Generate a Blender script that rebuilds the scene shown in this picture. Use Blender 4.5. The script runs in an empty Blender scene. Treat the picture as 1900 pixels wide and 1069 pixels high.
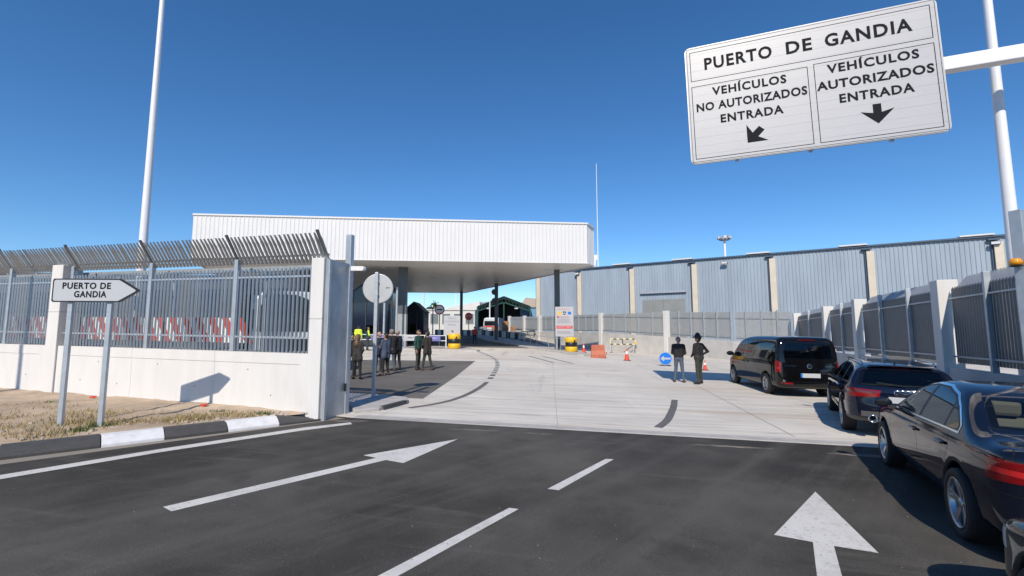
import bpy, bmesh, math, random
import numpy as np
from mathutils import Vector, Matrix, Euler
R = math.radians
sc = bpy.context.scene
COL = sc.collection
random.seed(7); np.random.seed(7)
# ------------------------------------------------------------------ camera
CAM_H = 1.85
cam_d = bpy.data.cameras.new('camera'); cam = bpy.data.objects.new('camera', cam_d); COL.objects.link(cam)
cam_d.sensor_width = 36.0; cam_d.lens = 16.0; cam_d.clip_start = 0.05; cam_d.clip_end = 5000
cam.location = (0, 0, CAM_H); cam.rotation_euler = (R(90 + 5.52), 0, 0)
sc.camera = cam
# ------------------------------------------------------------------ light
SUN_AZ, SUN_EL = 11.5, 39.5          # direction the light travels, right of the view axis
w = bpy.data.worlds.new('World'); sc.world = w; w.use_nodes = True
nt = w.node_tree; nt.nodes.clear()
sky = nt.nodes.new('ShaderNodeTexSky'); sky.sky_type = 'NISHITA'; sky.sun_disc = False
sky.sun_elevation = R(SUN_EL); sky.sun_rotation = R(180 + SUN_AZ)
sky.altitude = 900; sky.air_density = 1.0; sky.dust_density = 0.12; sky.ozone_density = 5.5
bg = nt.nodes.new('ShaderNodeBackground'); bg.inputs[1].default_value = 0.138
wo = nt.nodes.new('ShaderNodeOutputWorld')
hs_ = nt.nodes.new('ShaderNodeHueSaturation'); hs_.inputs['Saturation'].default_value = 1.17
nt.links.new(sky.outputs[0], hs_.inputs['Color']); nt.links.new(hs_.outputs[0], bg.inputs[0]); nt.links.new(bg.outputs[0], wo.inputs[0])
sun_d = bpy.data.lights.new('sun', 'SUN'); sun_d.energy = 4.4; sun_d.angle = R(0.55); sun_d.color = (1.0, 0.905, 0.775)
sun = bpy.data.objects.new('sun', sun_d); COL.objects.link(sun); sun.location = (0, -20, 40)
sv = Vector((math.sin(R(SUN_AZ))*math.cos(R(SUN_EL)), math.cos(R(SUN_AZ))*math.cos(R(SUN_EL)), -math.sin(R(SUN_EL))))
sun.rotation_euler = sv.to_track_quat('-Z', 'Y').to_euler()
sc.view_settings.view_transform = 'Standard'; sc.view_settings.look = 'None'
sc.view_settings.exposure = 0.05; sc.view_settings.gamma = 1.0; sc.view_settings.use_curve_mapping = False
sc.render.engine = 'CYCLES'
sc.cycles.use_denoising = True; sc.cycles.max_bounces = 8; sc.cycles.transparent_max_bounces = 16
sc.cycles.caustics_reflective = False; sc.cycles.caustics_refractive = False; sc.cycles.blur_glossy = 0.5
# ------------------------------------------------------------------ ground shape: cross-fall to the right, climb to the gate
GA = -0.014
YB = [(19, 0.0), (40, 0.38), (64, 1.26)]
def gz(x, y):
    z = GA*max(-60, min(60, x))
    k = max(0.0, min(1.0, (9-x)/8))      # the climb fades out towards the right-hand wall
    if y <= 19: return z
    if y <= 40: return z + k*0.38*(y-19)/21
    if y <= 64: return z + k*(0.38 + 0.88*(y-40)/24)
    return z + k*1.26
# ------------------------------------------------------------------ materials
MATS = {}
def mat(name, col, rough=0.6, metal=0.0, var=0.0, vscale=3.0, bump=0.0, bscale=60.0, coat=0.0, spec=0.5, stretch=None,
        grain=0.0, gscale=400.0, col2=None, alpha=1.0, trans=0.0, stain=0.0, sscale=0.6, emit=None):
    m = bpy.data.materials.new(name); m.use_nodes = True; n = m.node_tree; b = n.nodes['Principled BSDF']
    b.inputs['Base Color'].default_value = (*col, 1); b.inputs['Roughness'].default_value = rough
    b.inputs['Metallic'].default_value = metal; b.inputs['Specular IOR Level'].default_value = spec
    if coat: b.inputs['Coat Weight'].default_value = coat; b.inputs['Coat Roughness'].default_value = 0.03
    if trans: b.inputs['Transmission Weight'].default_value = trans
    if emit: b.inputs['Emission Color'].default_value = (*emit[0], 1); b.inputs['Emission Strength'].default_value = emit[1]
    tc = n.nodes.new('ShaderNodeTexCoord'); src = tc.outputs['Object']
    if stretch:
        mp = n.nodes.new('ShaderNodeMapping'); mp.inputs['Scale'].default_value = stretch
        n.links.new(src, mp.inputs[0]); src2 = mp.outputs[0]
    else: src2 = src
    def noise(scale, detail=6, s=src2, rgh=0.6):
        t = n.nodes.new('ShaderNodeTexNoise'); t.inputs['Scale'].default_value = scale
        t.inputs['Detail'].default_value = detail; t.inputs['Roughness'].default_value = rgh
        n.links.new(s, t.inputs['Vector']); return t.outputs[0]
    def mixc(fac, c1, c2):
        x = n.nodes.new('ShaderNodeMix'); x.data_type = 'RGBA'
        if isinstance(fac, float): x.inputs[0].default_value = fac
        else: n.links.new(fac, x.inputs[0])
        for i, c in ((6, c1), (7, c2)):
            if isinstance(c, tuple): x.inputs[i].default_value = (*c, 1)
            else: n.links.new(c, x.inputs[i])
        return x.outputs[2]
    def ramp(s, a, b_):
        r = n.nodes.new('ShaderNodeMapRange'); r.inputs[1].default_value = a; r.inputs[2].default_value = b_
        n.links.new(s, r.inputs[0]); return r.outputs[0]
    cur = col
    if var:
        c2 = col2 or tuple(max(0, c*(1-var)) for c in col); c1 = tuple(min(1, c*(1+var*0.5)) for c in col) if not col2 else col
        cur = mixc(ramp(noise(vscale), 0.32, 0.68), c1, c2)
    if stain:
        cur = mixc(ramp(noise(sscale, 8, src2, 0.7), 0.55, 0.78), cur, tuple(c*(1-stain) for c in col))
    if grain:
        g = ramp(noise(gscale, 2, src), 0.3, 0.7)
        cur = mixc(g, mixc(grain, cur, (0, 0, 0)), mixc(grain*0.5, cur, (1, 1, 1)))
    if not isinstance(cur, tuple): n.links.new(cur, b.inputs['Base Color'])
    if bump:
        bp = n.nodes.new('ShaderNodeBump'); bp.inputs['Strength'].default_value = bump; bp.inputs['Distance'].default_value = 0.01
        n.links.new(noise(bscale, 4), bp.inputs['Height']); n.links.new(bp.outputs[0], b.inputs['Normal'])
    MATS[name] = m; return m
mat('asphalt', (0.054, 0.050, 0.047), 0.85, var=0.22, vscale=0.9, bump=0.5, bscale=220, grain=0.28, gscale=150, spec=0.3)
mat('asphalt_light', (0.115, 0.112, 0.108), 0.85, var=0.2, vscale=0.7, bump=0.4, bscale=200, grain=0.25, gscale=130, stretch=(0.25, 1.4, 1), spec=0.3)
mat('concrete_floor', (0.66, 0.62, 0.575), 0.8, var=0.22, vscale=1.0, stretch=(0.22, 2.4, 1), stain=0.42, sscale=0.32, bump=0.25, bscale=40, grain=0.10, gscale=60)
mat('concrete_kerb', (0.46, 0.44, 0.42), 0.85, var=0.2, vscale=4, bump=0.3, bscale=50, grain=0.1, gscale=120)
mat('wall_white', (0.68, 0.665, 0.64), 0.8, var=0.06, vscale=1.8, stretch=(1.6, 1.6, 0.35), bump=0.12, bscale=35, stain=0.10, sscale=2.3, grain=0.04, gscale=90)
mat('wall_grey', (0.56, 0.54, 0.51), 0.85, var=0.14, vscale=0.9, bump=0.15, bscale=25, stain=0.18, sscale=0.9)
mat('galv', (0.46, 0.50, 0.54), 0.45, metal=0.45, var=0.14, vscale=6)
mat('galv_pale', (0.38, 0.405, 0.43), 0.45, metal=0.85, var=0.12, vscale=4)
mat('fence_shaded', (0.105, 0.118, 0.138), 0.5, metal=0.3, var=0.15, vscale=4)  # darkened fence metal: the shade on the right-hand pales is in this colour
mat('galv_lit', (0.42, 0.43, 0.43), 0.5, metal=0.25, var=0.08, vscale=4)  # lightened fence metal: sunlight on spikes and far pales is in this colour
mat('galv_plate', (0.44, 0.46, 0.48), 0.45, metal=0.4, var=0.3, vscale=2.2, stretch=(1, 1, 0.5), stain=0.2, sscale=3)
mat('paint_white_road', (0.62, 0.61, 0.59), 0.7, var=0.14, vscale=9, stain=0.25, sscale=9, grain=0.06, gscale=200)
mat('paint_black_road', (0.035, 0.034, 0.034), 0.7, var=0.2, vscale=8, grain=0.1, gscale=200)
mat('kerb_black', (0.045, 0.043, 0.042), 0.65, var=0.25, vscale=8, bump=0.2, bscale=60, grain=0.1, gscale=150)
mat('kerb_white', (0.70, 0.70, 0.71), 0.7, var=0.12, vscale=8, bump=0.2, bscale=60, stain=0.2, sscale=5)
mat('joint', (0.36, 0.34, 0.315), 0.9)
mat('marking_removed', (0.11, 0.105, 0.10), 0.85, var=0.25, vscale=6, grain=0.15, gscale=90)
mat('dirt', (0.52, 0.395, 0.275), 0.95, var=0.3, vscale=1.6, bump=0.9, bscale=25, stain=0.28, sscale=2.5, grain=0.2, gscale=45, spec=0.1)
mat('dirt_far', (0.30, 0.27, 0.23), 0.95, var=0.2, vscale=0.1, spec=0.1)
mat('stone', (0.45, 0.38, 0.31), 0.9, var=0.3, vscale=9)
mat('dry_grass', (0.42, 0.32, 0.15), 0.8, var=0.4, vscale=3, col2=(0.24, 0.20, 0.09))
mat('green_grass', (0.10, 0.14, 0.04), 0.8, var=0.3, vscale=3)
mat('leaf', (0.055, 0.10, 0.03), 0.7, var=0.4, vscale=1.2)
mat('bark', (0.16, 0.12, 0.09), 0.9, var=0.3, vscale=6)
mat('canopy_white', (0.68, 0.675, 0.67), 0.4, var=0.03, vscale=0.6)
mat('soffit', (0.68, 0.66, 0.62), 0.35, var=0.05, vscale=0.5)
mat('steel_dark', (0.085, 0.10, 0.115), 0.45, var=0.12, vscale=2)
mat('column_grey', (0.34, 0.36, 0.36), 0.6, var=0.1, vscale=2)
mat('booth_navy', (0.012, 0.017, 0.034), 0.14, spec=0.6)
mat('booth_panel', (0.045, 0.05, 0.056), 0.4)
mat('pole_white', (0.78, 0.78, 0.80), 0.35, var=0.03)
mat('sign_white', (0.45, 0.45, 0.465), 0.4, var=0.03, vscale=1.5)
mat('sign_white2', (0.47, 0.48, 0.50), 0.3)
mat('sign_back', (0.50, 0.51, 0.51), 0.42, metal=0.3, var=0.06)
mat('black', (0.012, 0.013, 0.015), 0.45)
mat('text_dark', (0.008, 0.010, 0.014), 0.7, spec=0.15)
mat('sign_red', (0.42, 0.02, 0.025), 0.4)
mat('sign_red2', (0.62, 0.05, 0.05), 0.45)
mat('sign_blue', (0.005, 0.17, 0.62), 0.4)
mat('stripe_red', (0.60, 0.06, 0.035), 0.5, var=0.1, vscale=3)
mat('white_plastic', (0.76, 0.76, 0.75), 0.5)
mat('drum_yellow', (0.78, 0.47, 0.015), 0.45, var=0.1, vscale=4)
mat('jersey_red', (0.45, 0.12, 0.06), 0.6, var=0.18, vscale=5, stain=0.2, sscale=3)
mat('cone_orange', (0.72, 0.07, 0.03), 0.5)
mat('purple', (0.16, 0.15, 0.42), 0.5, var=0.1, vscale=3)
mat('warehouse_blue', (0.31, 0.37, 0.44), 0.5, var=0.13, vscale=0.8, stretch=(1, 1, 0.2))
mat('warehouse_blue2', (0.16, 0.33, 0.55), 0.5, var=0.08)
mat('warehouse_beige', (0.62, 0.55, 0.45), 0.8, var=0.1, vscale=1)
mat('roof_edge', (0.055, 0.085, 0.13), 0.5)
mat('door_steel', (0.30, 0.31, 0.30), 0.45, metal=0.3, var=0.1, vscale=0.8)
mat('shed_green', (0.01, 0.075, 0.06), 0.5)
mat('shed_dark', (0.02, 0.025, 0.025), 0.8)
mat('roof_beige', (0.45, 0.38, 0.31), 0.8, var=0.1)
mat('tarp', (0.70, 0.68, 0.66), 0.7, var=0.1, vscale=0.3, bump=0.5, bscale=2)
mat('cabin_white', (0.66, 0.66, 0.64), 0.6, var=0.06)
mat('window_grey', (0.18, 0.21, 0.22), 0.2)
mat('pallet_wood', (0.33, 0.17, 0.085), 0.8, var=0.25, vscale=4)
mat('scrap', (0.30, 0.31, 0.33), 0.5, metal=0.4, var=0.3, vscale=2)
mat('amber', (0.75, 0.30, 0.01), 0.15, coat=0.5)
mat('lamp_glass', (0.6, 0.62, 0.65), 0.2)
mat('car_black', (0.0035, 0.0035, 0.004), 0.06, spec=0.5)
mat('car_navy', (0.004, 0.007, 0.020), 0.06, spec=0.5)
mat('car_navy2', (0.005, 0.008, 0.019), 0.06, spec=0.5)
mat('car_grey', (0.035, 0.04, 0.038), 0.06, spec=0.5)
mat('car_plastic', (0.02, 0.02, 0.021), 0.55)
mat('car_cladding', (0.065, 0.063, 0.06), 0.5)
mat('seam', (0.002, 0.002, 0.002), 0.8)
mat('chrome', (0.72, 0.73, 0.74), 0.12, metal=1.0)
mat('rim', (0.42, 0.43, 0.44), 0.28, metal=0.85)
mat('tyre', (0.016, 0.016, 0.017), 0.75, bump=0.2, bscale=120)
mat('tail_red', (0.22, 0.003, 0.006), 0.08)
mat('tail_red_bright', (0.60, 0.02, 0.02), 0.1)
mat('tail_dark', (0.09, 0.002, 0.004), 0.1, coat=1.0)
mat('seat_dark', (0.018, 0.018, 0.020), 0.7)
mat('seat_beige', (0.16, 0.15, 0.13), 0.7)
mat('skin', (0.42, 0.24, 0.16), 0.55)
mat('hair_dark', (0.02, 0.014, 0.010), 0.55); mat('hair_brown', (0.14, 0.08, 0.045), 0.5); mat('hair_grey', (0.22, 0.19, 0.17), 0.6)
mat('cloth_black', (0.013, 0.013, 0.014), 0.85, bump=0.3, bscale=40); mat('cloth_navy', (0.03, 0.038, 0.062), 0.85, bump=0.3, bscale=40)
mat('cloth_blue', (0.060, 0.080, 0.125), 0.85, bump=0.3, bscale=40); mat('cloth_charcoal', (0.035, 0.033, 0.030), 0.85, bump=0.3, bscale=40)
mat('cloth_brown', (0.032, 0.026, 0.021), 0.85, bump=0.3, bscale=40); mat('cloth_green', (0.02, 0.075, 0.058), 0.85, bump=0.3, bscale=40)
mat('cloth_olive', (0.035, 0.040, 0.030), 0.85, bump=0.3, bscale=40); mat('denim', (0.075, 0.10, 0.14), 0.85, bump=0.3, bscale=40)
mat('shirt_blue', (0.36, 0.45, 0.68), 0.8); mat('hivis', (0.62, 0.85, 0.03), 0.7); mat('shoe', (0.02, 0.016, 0.013), 0.4)
mat('shoe_brown', (0.09, 0.06, 0.045), 0.5); mat('lemon', (0.80, 0.70, 0.35), 0.6)
mat('trailer_grey', (0.10, 0.105, 0.11), 0.6, var=0.2, vscale=1.5, stretch=(1, 1, 0.3)); mat('truck_white', (0.62, 0.64, 0.66), 0.35, coat=0.4); mat('truck_glass', (0.012, 0.014, 0.016), 0.12)
def floor_mat(name, layers, grain, bump, rough):
    '''layers: (mapping scale, rotation, noise scale, detail, lo, hi, colour or multiplier)'''
    m = bpy.data.materials.new(name); m.use_nodes = True; n = m.node_tree; b = n.nodes['Principled BSDF']; b.inputs['Roughness'].default_value = rough; b.inputs['Specular IOR Level'].default_value = 0.3
    tc = n.nodes.new('ShaderNodeTexCoord'); cur = None
    for k, (ms, rot, ns, det, lo, hi, c, amt) in enumerate(layers):
        mp = n.nodes.new('ShaderNodeMapping'); mp.inputs['Scale'].default_value = ms; mp.inputs['Rotation'].default_value = (0, 0, rot); mp.inputs['Location'].default_value = (k*3.7, k*1.9, 0)
        rt = n.nodes.new('ShaderNodeMapping'); rt.inputs['Rotation'].default_value = (0, 0, rot); mp.inputs['Rotation'].default_value = (0, 0, 0)
        n.links.new(tc.outputs['Object'], rt.inputs[0]); n.links.new(rt.outputs[0], mp.inputs[0])
        t = n.nodes.new('ShaderNodeTexNoise'); t.inputs['Scale'].default_value = ns; t.inputs['Detail'].default_value = det; t.inputs['Roughness'].default_value = 0.65; n.links.new(mp.outputs[0], t.inputs['Vector'])
        r = n.nodes.new('ShaderNodeMapRange'); r.inputs[1].default_value = lo; r.inputs[2].default_value = hi; r.inputs[4].default_value = amt; n.links.new(t.outputs[0], r.inputs[0])
        x = n.nodes.new('ShaderNodeMix'); x.data_type = 'RGBA'; n.links.new(r.outputs[0], x.inputs[0])
        if cur is None: x.inputs[6].default_value = (*c[0], 1); x.inputs[7].default_value = (*c[1], 1)
        else: n.links.new(cur, x.inputs[6]); x.inputs[7].default_value = (*c, 1)
        cur = x.outputs[2]
    t = n.nodes.new('ShaderNodeTexNoise'); t.inputs['Scale'].default_value = grain[0]; t.inputs['Detail'].default_value = 3; n.links.new(tc.outputs['Object'], t.inputs['Vector'])
    r = n.nodes.new('ShaderNodeMapRange'); r.inputs[1].default_value = 0.25; r.inputs[2].default_value = 0.75; r.inputs[3].default_value = 1-grain[1]; r.inputs[4].default_value = 1+grain[1]; n.links.new(t.outputs[0], r.inputs[0])
    x = n.nodes.new('ShaderNodeMix'); x.data_type = 'RGBA'; x.blend_type = 'MULTIPLY'; x.inputs[0].default_value = 1.0; n.links.new(cur, x.inputs[6]); n.links.new(r.outputs[0], x.inputs[7]); n.links.new(x.outputs[2], b.inputs['Base Color'])
    bp = n.nodes.new('ShaderNodeBump'); bp.inputs['Strength'].default_value = bump; bp.inputs['Distance'].default_value = 0.008; n.links.new(t.outputs[0], bp.inputs['Height']); n.links.new(bp.outputs[0], b.inputs['Normal'])
    MATS[name] = m
floor_mat('asphalt', [((1, 1, 1), 0, 0.21, 4, 0.40, 0.60, ((0.038, 0.035, 0.0305), (0.100, 0.094, 0.083)), 1.0),
                      ((0.10, 1.8, 1), R(-47), 1.0, 6, 0.47, 0.72, (0.115, 0.108, 0.097), 0.65),
                      ((1, 1, 1), 0, 1.3, 9, 0.53, 0.72, (0.032, 0.030, 0.026), 0.6),
                      ((0.30, 3.0, 1), R(12), 1.3, 9, 0.57, 0.75, (0.15, 0.138, 0.12), 0.45),
                      ((1, 1, 1), 0, 9, 4, 0.62, 0.74, (0.10, 0.093, 0.083), 0.5),
                      ((1, 1, 1), 0, 55, 2, 0.66, 0.72, (0.20, 0.19, 0.17), 0.6)], (150, 0.5), 0.7, 0.85)
floor_mat('concrete_floor', [((1, 1, 1), 0, 0.22, 4, 0.38, 0.62, ((0.70, 0.66, 0.59), (0.60, 0.56, 0.50)), 1.0),
                      ((0.18, 2.6, 1), R(10), 1.2, 9, 0.46, 0.72, (0.42, 0.39, 0.35), 0.8),
                      ((0.45, 6.0, 1), R(11), 1.3, 9, 0.56, 0.68, (0.26, 0.24, 0.215), 0.75),
                      ((0.15, 1.0, 1), R(9), 0.55, 7, 0.57, 0.72, (0.46, 0.34, 0.245), 0.65),
                      ((0.10, 5.0, 1), R(10), 1.6, 6, 0.55, 0.70, (0.78, 0.74, 0.67), 0.7),
                      ((1.4, 0.10, 1), R(4), 0.8, 6, 0.58, 0.74, (0.34, 0.32, 0.29), 0.6)], (60, 0.12), 0.3, 0.8)
floor_mat('asphalt_light', [((1, 1, 1), 0, 0.3, 5, 0.40, 0.60, ((0.125, 0.117, 0.105), (0.17, 0.16, 0.145)), 1.0),
                      ((0.12, 4.0, 1), R(5), 1.2, 8, 0.50, 0.70, (0.095, 0.089, 0.08), 0.8), ((0.2, 5.0, 1), R(5), 2.0, 8, 0.55, 0.70, (0.22, 0.21, 0.19), 0.6)], (120, 0.3), 0.5, 0.85)
floor_mat('paint_white_road', [((1, 1, 1), 0, 1.5, 5, 0.40, 0.62, ((0.66, 0.645, 0.61), (0.58, 0.565, 0.535)), 1.0),
                      ((1, 1, 1), 0, 7, 9, 0.55, 0.70, (0.40, 0.385, 0.36), 0.6), ((1, 1, 1), 0, 38, 6, 0.60, 0.66, (0.09, 0.085, 0.078), 0.85)], (200, 0.12), 0.4, 0.7)
# tinted see-through car glass: reflection over a transparent tint
def glass_mat(name, tint):
    m = bpy.data.materials.new(name); m.use_nodes = True; n = m.node_tree; n.nodes.clear()
    o = n.nodes.new('ShaderNodeOutputMaterial'); t = n.nodes.new('ShaderNodeBsdfTransparent'); g = n.nodes.new('ShaderNodeBsdfGlossy')
    t.inputs[0].default_value = (*tint, 1); g.inputs['Roughness'].default_value = 0.02
    fr = n.nodes.new('ShaderNodeFresnel'); fr.inputs[0].default_value = 1.55; x = n.nodes.new('ShaderNodeMixShader')
    n.links.new(fr.outputs[0], x.inputs[0]); n.links.new(t.outputs[0], x.inputs[1]); n.links.new(g.outputs[0], x.inputs[2])
    n.links.new(x.outputs[0], o.inputs[0]); MATS[name] = m
glass_mat('glass', (0.72, 0.78, 0.76)); glass_mat('glass_dark', (0.28, 0.31, 0.31)); glass_mat('glass_booth', (0.10, 0.13, 0.17))
# ------------------------------------------------------------------ mesh helpers
class MB:
    def __init__(s): s.v = []; s.f = []; s.sm = []
    def add(s, vs, fs, smooth=False):
        b = len(s.v); s.v += [tuple(v) for v in vs]; s.f += [tuple(i+b for i in f) for f in fs]; s.sm += [smooth]*len(fs); return s
    def box(s, c, d, rz=0.0, M=None):
        hx, hy, hz = d[0]/2, d[1]/2, d[2]/2
        vs = [Vector((x, y, z)) for z in (-hz, hz) for y in (-hy, hy) for x in (-hx, hx)]
        if rz: r = Matrix.Rotation(rz, 3, 'Z'); vs = [r @ v for v in vs]
        if M is not None: vs = [M @ v for v in vs]
        vs = [v + Vector(c) for v in vs]
        return s.add(vs, [(0, 2, 3, 1), (4, 5, 7, 6), (0, 1, 5, 4), (2, 6, 7, 3), (0, 4, 6, 2), (1, 3, 7, 5)])
    def bx(s, x0, x1, y0, y1, z0, z1): return s.box(((x0+x1)/2, (y0+y1)/2, (z0+z1)/2), (abs(x1-x0), abs(y1-y0), abs(z1-z0)))
    def tube(s, pts, r, n=8, cap=True, smooth=True):
        pts = [Vector(p) for p in pts]; rs = r if isinstance(r, (list, tuple)) else [r]*len(pts)
        vs = []; up = None
        for i, p in enumerate(pts):
            t = (pts[min(i+1, len(pts)-1)] - pts[max(i-1, 0)]).normalized()
            if up is None: up = Vector((0, 0, 1)) if abs(t.z) < 0.9 else Vector((1, 0, 0))
            a = t.cross(up).normalized(); b = a.cross(t).normalized(); up = b
            for k in range(n):
                an = 2*math.pi*(k+0.5)/n; vs.append(p + (a*math.cos(an) + b*math.sin(an))*rs[i])
        m = len(pts); fs = [(i*n+k, i*n+(k+1) % n, (i+1)*n+(k+1) % n, (i+1)*n+k) for i in range(m-1) for k in range(n)]
        s.add(vs, fs, smooth)
        if cap: s.add([vs[k] for k in range(n)], [tuple(range(n))[::-1]]); s.add([vs[(m-1)*n+k] for k in range(n)], [tuple(range(n))])
        return s
    def bar(s, a, b, w_, h): # rectangular bar between two points
        a = Vector(a); b = Vector(b); t = (b-a); L = t.length; t = t/L
        up = Vector((0, 0, 1)) if abs(t.z) < 0.95 else Vector((0, 1, 0))
        x = t.cross(up).normalized(); y = x.cross(t)
        M = Matrix((x, t, y)).transposed()
        return s.box((a+b)/2, (w_, L, h), M=M)
    def lathe(s, prof, n=16, c=(0, 0, 0), axis='z', smooth=True, M=None, cap=True):
        vs = []
        for (r, h) in prof:
            for k in range(n):
                a = 2*math.pi*k/n
                v = Vector((r*math.cos(a), r*math.sin(a), h))
                if axis == 'y': v = Vector((v.x, h, v.y))
                if axis == 'x': v = Vector((h, v.x, v.y))
                if M is not None: v = M @ v
                vs.append(v + Vector(c))
        m = len(prof)
        fs = [(i*n+k, i*n+(k+1) % n, (i+1)*n+(k+1) % n, (i+1)*n+k) for i in range(m-1) for k in range(n)]
        s.add(vs, fs, smooth)
        if cap and prof[0][0] > 1e-4: s.add(vs[:n], [tuple(range(n))[::-1]])
        if cap and prof[-1][0] > 1e-4: s.add(vs[-n:], [tuple(range(n))])
        return s
    def prism(s, poly, a, b, plane='xy'): # extrude a 2D polygon between a and b along the third axis
        n = len(poly)
        def P(p, h): return {'xy': (p[0], p[1], h), 'xz': (p[0], h, p[1]), 'yz': (h, p[0], p[1])}[plane]
        vs = [P(p, a) for p in poly] + [P(p, b) for p in poly]
        return s.add(vs, [tuple(range(n))[::-1], tuple(range(n, 2*n))] + [(i, (i+1) % n, n+(i+1) % n, n+i) for i in range(n)])
    def sphere(s, c, r, n=12, m=8):
        r = r if isinstance(r, (tuple, list)) else (r, r, r)
        vs = [(c[0], c[1], c[2]+r[2])]
        for i in range(1, m):
            for k in range(n):
                a = math.pi*i/m; b = 2*math.pi*k/n
                vs.append((c[0]+r[0]*math.sin(a)*math.cos(b), c[1]+r[1]*math.sin(a)*math.sin(b), c[2]+r[2]*math.cos(a)))
        vs.append((c[0], c[1], c[2]-r[2])); L = len(vs)-1
        fs = [(0, 1+k, 1+(k+1) % n) for k in range(n)]
        fs += [(1+i*n+k, 1+(i+1)*n+k, 1+(i+1)*n+(k+1) % n, 1+i*n+(k+1) % n) for i in range(m-2) for k in range(n)]
        fs += [(1+(m-2)*n+k, L, 1+(m-2)*n+(k+1) % n) for k in range(n)]
        return s.add(vs, fs, True)
    def mesh(s, name, m, recalc=True):
        me = bpy.data.meshes.new(name); me.from_pydata(s.v, [], s.f)
        me.polygons.foreach_set('use_smooth', s.sm); me.materials.append(MATS[m])
        if recalc:
            bm = bmesh.new(); bm.from_mesh(me); bmesh.ops.recalc_face_normals(bm, faces=bm.faces); bm.to_mesh(me); bm.free()
        return me
    def build(s, name, m, parent=None, bevel=0.0, loc=None, rz=None):
        o = bpy.data.objects.new(name, s.mesh(name, m)); COL.objects.link(o); o.parent = parent
        if loc: o.location = loc
        if rz: o.rotation_euler.z = rz
        if bevel:
            md = o.modifiers.new('bevel', 'BEVEL'); md.width = bevel; md.segments = 2; md.limit_method = 'ANGLE'; md.angle_limit = R(40)
        return o
def tag(o, label=None, cat=None, group=None, kind=None):
    if label: o['label'] = label
    if cat: o['category'] = cat
    if group: o['group'] = group
    if kind: o['kind'] = kind
    return o
def thing(name, label, cat, loc=(0, 0, 0), rz=0.0, group=None, rot=None):
    o = bpy.data.objects.new(name, None); COL.objects.link(o); o.empty_display_size = 0.2
    o.location = loc; o.rotation_euler = rot if rot else (0, 0, rz)
    return tag(o, label, cat, group)
def inst(name, me, parent=None, loc=(0, 0, 0), rot=(0, 0, 0), scale=None):
    o = bpy.data.objects.new(name, me); COL.objects.link(o); o.parent = parent; o.location = loc; o.rotation_euler = rot
    if scale: o.scale = scale
    return o
def copy_tree(o, parent=None):
    c = o.copy(); COL.objects.link(c); c.parent = parent
    for ch in list(o.children): copy_tree(ch, c)
    return c
def ground_at(x, y, dz=0.0): return (x, y, gz(x, y)+dz)
def sheet(name, poly, off, m, kind='structure', parent=None, maxlen=None):
    """flat polygon laid on the ground surface"""
    bm = bmesh.new(); vs = [bm.verts.new((p[0], p[1], 0)) for p in poly]; bm.faces.new(vs)
    for yb in list(range(19, 40, 3))+[40, 44, 48, 52, 56, 60, 64]:
        bmesh.ops.bisect_plane(bm, geom=bm.verts[:]+bm.edges[:]+bm.faces[:], plane_co=(0, yb, 0), plane_no=(0, 1, 0))
    for xb in (-60, 1, 2, 3, 4, 5, 6, 7, 8, 9, 60):
        bmesh.ops.bisect_plane(bm, geom=bm.verts[:]+bm.edges[:]+bm.faces[:], plane_co=(xb, 0, 0), plane_no=(1, 0, 0))
    bmesh.ops.triangulate(bm, faces=bm.faces[:])
    for v in bm.verts: v.co.z = gz(v.co.x, v.co.y) + off
    bmesh.ops.recalc_face_normals(bm, faces=bm.faces)
    for f in bm.faces:
        if f.normal.z < 0: f.normal_flip()
    me = bpy.data.meshes.new(name); bm.to_mesh(me); bm.free(); me.materials.append(MATS[m])
    o = bpy.data.objects.new(name, me); COL.objects.link(o); o.parent = parent
    if kind: o['kind'] = kind
    return o
def text_mesh(s, size, m, bold=0.0, extr=0.002, space=1.0, align='CENTER'):
    cu = bpy.data.curves.new('lettering', 'FONT'); cu.body = s; cu.size = size; cu.align_x = align; cu.align_y = 'CENTER'
    cu.extrude = extr; cu.offset = bold; cu.space_character = space; cu.resolution_u = 3
    o = bpy.data.objects.new('lettering', cu); COL.objects.link(o)
    bpy.context.view_layer.update()
    me = bpy.data.meshes.new_from_object(o.evaluated_get(bpy.context.evaluated_depsgraph_get()))
    bpy.data.objects.remove(o); me.materials.clear(); me.materials.append(MATS[m]); return me
def text(s, size, m, parent, loc, rot=(R(90), 0, 0), bold=0.0, space=1.0, width=None, name='lettering', hscale=1.0):
    me = text_mesh(s, size, m, bold, space=space)
    o = inst(name, me, parent, loc, rot)
    if width:
        xs = [v.co.x for v in me.vertices]; o.scale = (width/(max(xs)-min(xs)), hscale, 1)
    return o
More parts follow.
